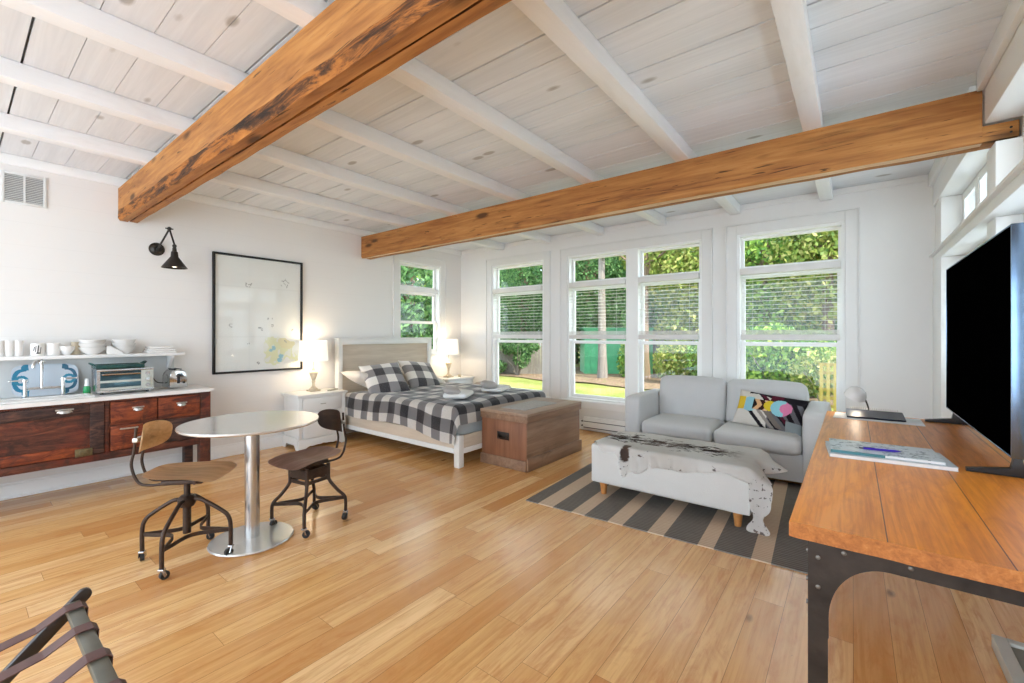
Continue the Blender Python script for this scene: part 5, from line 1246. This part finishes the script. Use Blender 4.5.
bm = BM(); lathe(bm, [(0.062, -0.035), (0.060, -0.01), (0.048, 0.018), (0.026, 0.034), (0.0, 0.04), (0.0, 0.037), (0.024, 0.031), (0.045, 0.016), (0.057, -0.01), (0.059, -0.035), (0.062, -0.035)], n=28); sh = obj('shade', bm, 'ceramic', r, loc=(-0.055, -0.012, 0.150), rot=(0.30, 0.40, 0))
bm = BM(); bmesh.ops.create_uvsphere(bm, u_segments=12, v_segments=8, radius=0.024); obj('bulb', bm, 'bulb', sh, loc=(0, 0, -0.008))
li = bpy.data.lights.new('desk_lamp_light', 'POINT'); li.energy = 0.2; li.color = (1.0, 0.86, 0.66); li.shadow_soft_size = 0.03
lo = bpy.data.objects.new('desk_lamp_light', li); COL.objects.link(lo); lo.parent = r; lo.location = (-0.065, -0.03, 0.105)
# low tray under the desk
r = thing('boot_tray', 'low grey tray with pale metal rim on the floor under the desk', 'tray', (0.56, 2.25, 0.0))
bm = BM()
for (a, b, c, d) in ((-0.105, -0.062, -0.42, 0.42), (0.062, 0.105, -0.42, 0.42), (-0.062, 0.062, 0.38, 0.42), (-0.062, 0.062, -0.42, -0.38)): box(bm, a, b, c, d, 0.001, 0.055, 0.003)
obj('rim', bm, 'tray_metal', r)
bm = BM(); box(bm, -0.0615, 0.0615, -0.379, 0.379, 0.001, 0.044); obj('mat', bm, 'tray_pad', r, smooth=False)

# ------------------------------------------------------------------ luggage rack, front left
r = thing('luggage_rack', 'dark folding luggage rack with brown leather straps in the near left corner', 'luggage rack', (-1.52, 0.02, 0))
RX0, RX1, yA, yB, zt = -1.875, -1.16, 0.24, -0.20, 0.495
bm = BM(); box(bm, RX0+0.012, RX1-0.012, yA-0.030, yA+0.006, zt-0.024, zt, 0.006); wobj('top_bar', bm, 'rack_bar', r)
bm = BM(); box(bm, RX0+0.012, RX1-0.012, yB-0.006, yB+0.030, zt-0.024, zt, 0.006); wobj('top_bar', bm, 'rack_bar', r)
for x in (RX0, RX1-0.03):
    for s, dx in ((1, 0.0), (-1, 0.024)):
        ya, yb = (yA+0.015, yB-0.03) if s > 0 else (yB-0.015, yA+0.03)
        xx = x+dx*(1 if x == RX0 else -1)
        bm = BM(); d = Vector((0, yb-ya, -zt-0.01)).normalized(); nrm = Vector((0, -d.z, d.y))
        A = Vector((xx, ya, zt+0.004)); B = Vector((xx, yb, 0.012)); w = 0.018
        P = [(A+nrm*w).yz, (A-nrm*w).yz]
        prof = [A+nrm*w*math.cos(t)-d*w*math.sin(t) for t in [k*PI/8 for k in range(9)]]+[B-nrm*w, B+nrm*w]
        prof = [(p.y, max(p.z, 0.001)) for p in prof]
        prism(bm, prof, xx-0.010, xx+0.010, 'X', 0.003); wobj('leg', bm, 'rack_wood', r)
for k, x in enumerate((-1.815, -1.66, -1.495, -1.33, -1.22)):
    w = 0.042
    top = zt+0.004; pts = [(x, yA-0.02, zt-0.030), (x, yA+0.012, zt-0.028), (x, yA+0.013, zt-0.006), (x, yA+0.002, top), (x, yA-0.032, top), (x, yA-0.09, top-0.030), (x, 0.02, top-0.055), (x, yB+0.09, top-0.030), (x, yB+0.032, top), (x, yB-0.002, top), (x, yB-0.013, zt-0.006), (x, yB-0.012, zt-0.028), (x, yB+0.02, zt-0.030)]
    bm = BM(); sweep(bm, pts, 0, flat=(w, 0.003), up=(0, 0.3, -1)); wobj('strap', bm, 'strap', r, smooth=False)

# ------------------------------------------------------------------ outdoors
GZ = -0.35
bm = BM(); gridsurf(bm, lambda u, v: (-45+u*65, YB+0.16+v*45, GZ+0.03*mnoise.noise(Vector((u*30, v*30, 0)))), 40, 40); obj('lawn', bm, 'lawn', kind='structure')
bm = BM(); box(bm, -45, XL-0.15, -30, YB+0.155, GZ-0.1, GZ-0.02); box(bm, 14, 20, -30, YB+0.155, GZ-0.1, GZ-0.02); obj('ground', bm, 'lawn', smooth=False, kind='structure')
bm = BM(); box(bm, XR+0.15, 14, -20, YB+0.155, GZ-0.1, -0.06); box(bm, XL-0.14, XR+0.15, -20, YF-0.01, GZ-0.1, -0.06); obj('bounce_ground', bm, 'bounce_ground', smooth=False, kind='structure')  # unseen pale paving added to bounce daylight up to the ceiling
bm = BM(); gridsurf(bm, lambda u, v: (-14+u*18, 13.0-(u-0.4)*2.2+1.4*mnoise.noise(Vector((u*9, 0, 2)))*0.4+v*6, GZ+0.045+0.015*mnoise.noise(Vector((u*60, v*20, 0)))), 60, 16); o = obj('leaf_litter', bm, 'litter', kind='stuff'); setp(o, 'strip of dry fallen leaves along the foot of the trees', 'fallen leaves')
def board_fence(name, label, p, q, h, mat, bw=0.14, cat='fence'):
    p, q = Vector((*p, GZ)), Vector((*q, GZ)); d = q-p; L = d.length; ang = math.atan2(d.y, d.x)
    r = thing(name, label, cat, p, ang)
    bm = BM(); n = int(L/bw)
    for k in range(n): hh = h+rng.uniform(-0.02, 0.02); box(bm, k*bw+0.004, (k+1)*bw-0.004, -0.012, 0.012, 0.0, hh)
    obj('boards', bm, mat, r, smooth=False)
    bm = BM()
    for z in (0.25, h-0.25): box(bm, 0, L, 0.0125, 0.05, z, z+0.08)
    obj('rail', bm, mat, r, smooth=False)
    for k in range(int(L/2.2)+1):
        bm = BM(); x = min(k*2.2, L-0.05); box(bm, x, x+0.09, 0.0505, 0.14, 0, h+0.04); obj('post', bm, mat, r, smooth=False)
board_fence('board_fence', 'weathered grey board fence at the far edge of the lawn, left of the green wall', (-13.5, 13.2), (-9.3, 15.4), 1.35, 'fence')
board_fence('board_fence', 'weathered board fence behind the shrubs, right of the pale trunk', (-7.0, 18.4), (3.0, 17.6), 1.7, 'fence')
r = thing('garden_shed', 'green painted garden shed behind the pale tree trunk', 'shed', (-8.2, 17.6, GZ), 0.62)
bm = BM(); box(bm, -1.3, 1.5, -0.8, 0.8, 0.0, 1.9); obj('walls', bm, 'shed', r, smooth=False)
bm = BM()
for k in range(12): box(bm, -1.3+k*0.24, -1.285+k*0.24, -0.815, -0.8, 0.0, 1.9)
obj('batten', bm, 'shed', r, smooth=False)
bm = BM(); prism(bm, [(-0.86, 1.901), (0.86, 1.901), (0.86, 1.97), (-0.86, 1.95)], -1.36, 1.56, 'X'); obj('roof', bm, 'shed', r, smooth=False)

def leaves(bm, c, rad, n, size, rnd, squash=0.8):
    for _ in range(n):
        while True:
            p = Vector((rnd.uniform(-1, 1), rnd.uniform(-1, 1), rnd.uniform(-1, 1)))
            if 0.35 < p.length < 1: break
        pos = Vector(c)+Vector((p.x*rad[0], p.y*rad[1], p.z*rad[2]))
        if pos.z < GZ+0.05: continue
        a = Vector((rnd.gauss(0, 1), rnd.gauss(0, 1), rnd.gauss(0, 0.6))).normalized(); b = a.orthogonal().normalized()
        b = (Matrix.Rotation(rnd.uniform(0, 6.28), 3, a) @ b); s = size*rnd.uniform(0.6, 1.3); cc = a.cross(b)
        v = [bm.verts.new(pos+b*s*x+cc*s*y) for x, y in ((-0.6, 0), (0, 0.34), (0.6, 0), (0, -0.34))]
        bm.faces.new(v)
DENS = 2.0
def tree(label, x, y, th, tr, blobs, mat, bark='bark', n=900, size=0.12, cat='tree', seed=1, name='tree', lean_=0.0, z0=GZ, group=None):
    rnd = random.Random(seed); r = thing(name, label, cat, (x, y, z0), group=group)
    bm = BM()
    if tr:
        pts = [(lean_*t*t, 0.04*math.sin(t*5+seed), th*t) for t in [k/8 for k in range(9)]]
        sweep(bm, pts, [tr*(1.25 if k == 0 else 1-0.06*k) for k in range(9)], 14)
        for k in range(7):
            t = rnd.uniform(0.55, 0.98); a = rnd.uniform(0, 6.28); L = rnd.uniform(0.6, 1.6); b = Vector((lean_*t*t, 0, th*t))
            sweep(bm, [b, b+Vector((math.cos(a)*L*0.5, math.sin(a)*L*0.5, L*0.25)), b+Vector((math.cos(a)*L, math.sin(a)*L, L*0.6))], [tr*0.35, tr*0.25, tr*0.1], 7)
    else:
        for k in range(9):
            a = rnd.uniform(0, 6.28); L = rnd.uniform(0.3, 0.9)*blobs[0][3]; sweep(bm, [(0.05*math.cos(a), 0.05*math.sin(a), 0), (math.cos(a)*L*0.4, math.sin(a)*L*0.4, L*0.7), (math.cos(a)*L, math.sin(a)*L, L*1.3)], [0.03, 0.02, 0.008], 6)
    obj('trunk' if tr else 'stem', bm, bark, r)
    bm = BM()
    for (bx, by, bz, rx, ry, rz) in blobs: leaves(bm, (bx, by, bz), (rx, ry, rz), int(DENS*n*rx*rz), size*1.25, rnd)
    me = bpy.data.meshes.new('foliage'); 
    for v in bm.verts:
        if v.co.z < 0.03: v.co.z = 0.03
    bm.to_mesh(me); bm.free(); me.materials.append(M[mat]); o = bpy.data.objects.new('foliage', me); COL.objects.link(o); o.parent = r
    return r
TG = 'trees beyond the lawn'
tree('pale grey trunked tall tree standing before the green shed', -7.43, 15.05, 7.5, 0.17, [(0.3, 0.5, 6.6, 2.4, 1.6, 1.6)], 'leaf_dark', seed=2, group=TG, n=380)
tree('brown trunked tree at the left edge of the double window\'s right bay', -6.02, 15.7, 6.5, 0.16, [(0.2, 0.6, 5.0, 1.5, 1.2, 1.4), (1.0, 0.5, 3.9, 1.2, 1.0, 1.0)], 'leaf_yellow', 'bark_brown', seed=3, group=TG, n=520)
tree('dense dark green tree behind the grey fence, seen through the leftmost tall window', -12.4, 16.8, 4.5, 0.2, [(0, 0, 3.6, 2.6, 1.6, 2.6), (1.8, 0.3, 2.4, 1.6, 1.2, 1.5)], 'leaf_dark', 'bark_brown', seed=4, group=TG, n=520)
tree('dark green tree between the fence and the green shed', -10.2, 19.0, 5.5, 0.2, [(0, 0, 4.2, 2.5, 1.6, 2.6), (0.6, 0, 2.4, 2.0, 1.2, 1.2)], 'leaf_dark', 'bark_brown', seed=5, group=TG, n=520)
tree('bushy dark green tree directly behind the green shed', -7.2, 20.6, 6.0, 0.2, [(0, 0, 4.6, 3.0, 1.6, 3.0), (0, 0, 2.4, 2.6, 1.2, 1.4)], 'leaf_dark', 'bark_brown', seed=6, group=TG, n=480)
tree('large yellow green tree filling the double window\'s right bay', -4.55, 17.0, 5.2, 0.2, [(0, 0, 3.9, 1.9, 1.3, 2.2), (0.2, -0.3, 1.7, 1.7, 1.0, 1.2)], 'leaf_yellow', 'bark_brown', seed=7, group=TG, n=640)
tree('mid green tree between the yellow green one and the window wall\'s right end', -2.4, 17.2, 5.4, 0.2, [(0, 0, 4.0, 2.0, 1.3, 2.2), (0, -0.3, 1.9, 1.8, 1.1, 1.5)], 'leaf_mid', 'bark_brown', seed=8, group=TG, n=640)
tree('yellow green tree seen through the window nearest the desk', -0.6, 16.4, 5.0, 0.2, [(0, 0, 3.8, 1.7, 1.2, 2.0), (0.3, 0, 5.0, 1.4, 1.0, 1.0)], 'leaf_yellow', 'bark_brown', seed=9, group=TG, n=640)
tree('dark green tree at the far right beyond the window nearest the desk', 1.2, 18.0, 5.5, 0.2, [(0, 0, 3.9, 2.2, 1.3, 2.6), (0, 0, 1.9, 2.0, 1.1, 1.5)], 'leaf_dark', 'bark_brown', seed=10, group=TG, n=520)
for k, (x, y, l) in enumerate(((-15.5, 19.5, 'behind the left end of the grey fence'), (-12.6, 22.0, 'in the back row behind the fence, left of the shed'), (-9.3, 23.0, 'in the back row straight behind the shed'), (-5.6, 22.5, 'in the back row behind the double window\'s right bay'), (-1.6, 21.5, 'in the back row at the right'))):
    tree('tall dark tree '+l, x, y, 4.0, 0.22, [(0, 0, 3.6, 2.5, 1.0, 3.6), (0.4, 0, 6.0, 2.0, 1.0, 1.8)], 'leaf_dark', 'bark_brown', seed=30+k, group=TG, n=420, size=0.17)
SG = 'shrubs along the fence'
tree('low yellow green shrub at the foot of the double window\'s right bay', -4.6, 14.9, 0, 0, [(0, 0, 0.75, 0.85, 0.6, 0.75)], 'leaf_yellow', seed=11, name='shrub', cat='shrub', n=1500, size=0.10, group=SG)
tree('green shrub right of the low yellow green one', -3.45, 14.6, 0, 0, [(0, 0, 0.8, 0.85, 0.6, 0.85)], 'leaf_mid', seed=12, name='shrub', cat='shrub', n=1500, size=0.10, group=SG)
tree('tall dense green shrub in the lower pane of the window nearest the desk', -1.7, 13.4, 0, 0, [(0, 0, 0.9, 1.15, 0.7, 1.05), (0.9, 0.4, 0.9, 0.8, 0.6, 0.9)], 'leaf_mid', seed=13, name='shrub', cat='shrub', n=1500, size=0.10, group=SG)
tree('small yellowish shrub beside the yellow trellis panel', -0.55, 12.6, 0, 0, [(0, 0, 0.75, 0.7, 0.5, 0.55)], 'leaf_yellow', seed=14, name='shrub', cat='shrub', n=1500, size=0.09, group=SG)
tree('green climber spilling over the top of the grey fence', -10.7, 14.1, 0, 0, [(0, 0, 1.25, 1.1, 0.35, 0.45), (0.3, -0.1, 0.8, 0.4, 0.3, 0.5), (-0.9, -0.2, 0.35, 0.5, 0.3, 0.3)], 'leaf_dark', seed=15, name='shrub', cat='shrub', n=1300, size=0.09, group=SG)
tree('low dark shrub by the right foot of the pale tree trunk', -6.75, 15.9, 0, 0, [(0, 0, 0.7, 0.45, 0.4, 0.85)], 'leaf_mid', seed=16, name='shrub', cat='shrub', n=1300, size=0.09, group=SG)
tree('dark leafy tree close outside the window above the headboard', -10.6, 8.6, 4.5, 0.16, [(0, 0, 3.0, 1.3, 1.6, 2.0), (0.3, 0.2, 1.4, 1.1, 1.5, 1.3)], 'leaf_dark', 'bark_brown', seed=17, group=TG, n=760, size=0.13)
tree('mid green tree farther off outside the window above the headboard', -14.5, 12.6, 5.0, 0.2, [(0, 0, 3.6, 2.0, 2.0, 2.6), (0.0, -1.6, 2.6, 1.6, 1.8, 2.2)], 'leaf_mid', 'bark_brown', seed=18, group=TG, n=560, size=0.14)
r = thing('trellis_panel', 'yellow wooden trellis panel low in the window nearest the desk', 'trellis', (-0.32, 11.6, GZ))
bm = BM()
for k in range(6): box(bm, -0.25+k*0.12, -0.19+k*0.12, -0.02, 0.0, 0.0, 1.05)
for k in range(6): box(bm, -0.27, 0.43, 0.001, 0.02, 0.08+k*0.18, 0.15+k*0.18)
obj('slats', bm, 'yellow_wood', r, smooth=False)

# ------------------------------------------------------------------ roof over the room, so that daylight enters only by the openings
bm = BM(); box(bm, XL-0.7, XR+2.3, YF, YB+0.65, ZC+0.12, ZC+0.2); obj('roof', bm, 'casing', smooth=False, kind='structure')  # unseen; deep right eave added to keep sun out of right windows

# ------------------------------------------------------------------ daylight
w = bpy.data.worlds.new('sky'); scene.world = w; w.use_nodes = True
nt = w.node_tree; bg = nt.nodes['Background']
tc = nt.nodes.new('ShaderNodeTexCoord'); sp = nt.nodes.new('ShaderNodeSeparateXYZ'); rp = nt.nodes.new('ShaderNodeValToRGB')
nt.links.new(tc.outputs['Generated'], sp.inputs[0]); nt.links.new(sp.outputs[2], rp.inputs[0]); nt.links.new(rp.outputs[0], bg.inputs[0])
e = rp.color_ramp.elements; e[0].position = 0.0; e[0].color = (0.78, 0.89, 1.0, 1); e[1].position = 0.8; e[1].color = (0.74, 0.86, 1.0, 1)
bg.inputs[1].default_value = 1.0
su = bpy.data.lights.new('sun', 'SUN'); su.energy = 2.2; su.angle = 0.02; su.color = (1.0, 0.93, 0.80)
so = bpy.data.objects.new('sun', su); COL.objects.link(so); so.rotation_euler = Vector((0.72, -0.10, 0.72)).to_track_quat('Z', 'Y').to_euler()
# sky portals in the openings (guide daylight in; they emit nothing themselves)
def portal(loc, rot, sx, sy):
    li = bpy.data.lights.new('portal', 'AREA'); li.shape = 'RECTANGLE'; li.size = sx; li.size_y = sy; li.cycles.is_portal = True
    o = bpy.data.objects.new('portal', li); COL.objects.link(o); o.location = loc; o.rotation_euler = rot
portal(((XL+XR)/2, YF, ZC/2), (PI/2, 0, PI), XR-XL, ZC)
for a in back_w: portal(((a[0]+a[1])/2, YB+0.16, (a[2]+a[3])/2), (-PI/2, 0, 0), a[1]-a[0], a[3]-a[2])
for a in right_w: portal((XR+0.2, (a[0]+a[1])/2, (a[2]+a[3])/2), (0, PI/2, 0), a[3]-a[2], a[1]-a[0])

# ------------------------------------------------------------------ camera
cam = bpy.data.cameras.new('camera'); co = bpy.data.objects.new('camera', cam); COL.objects.link(co)
cam.sensor_width = 36.0; cam.lens = 438.0/1024*36.0; cam.shift_y = -6.5/1024; cam.clip_start = 0.05; cam.clip_end = 200
co.location = (0, 0, 1.3); co.rotation_euler = (PI/2, 0, math.atan(341/438.0)); scene.camera = co
vs = scene.view_settings; vs.view_transform = 'Standard'; vs.look = 'None'; vs.gamma = 1.0; vs.use_curve_mapping = False
vs.exposure = 2.4
scene.cycles.max_bounces = 12; scene.cycles.diffuse_bounces = 8; scene.cycles.transparent_max_bounces = 24
scene.cycles.sample_clamp_indirect = 6.0
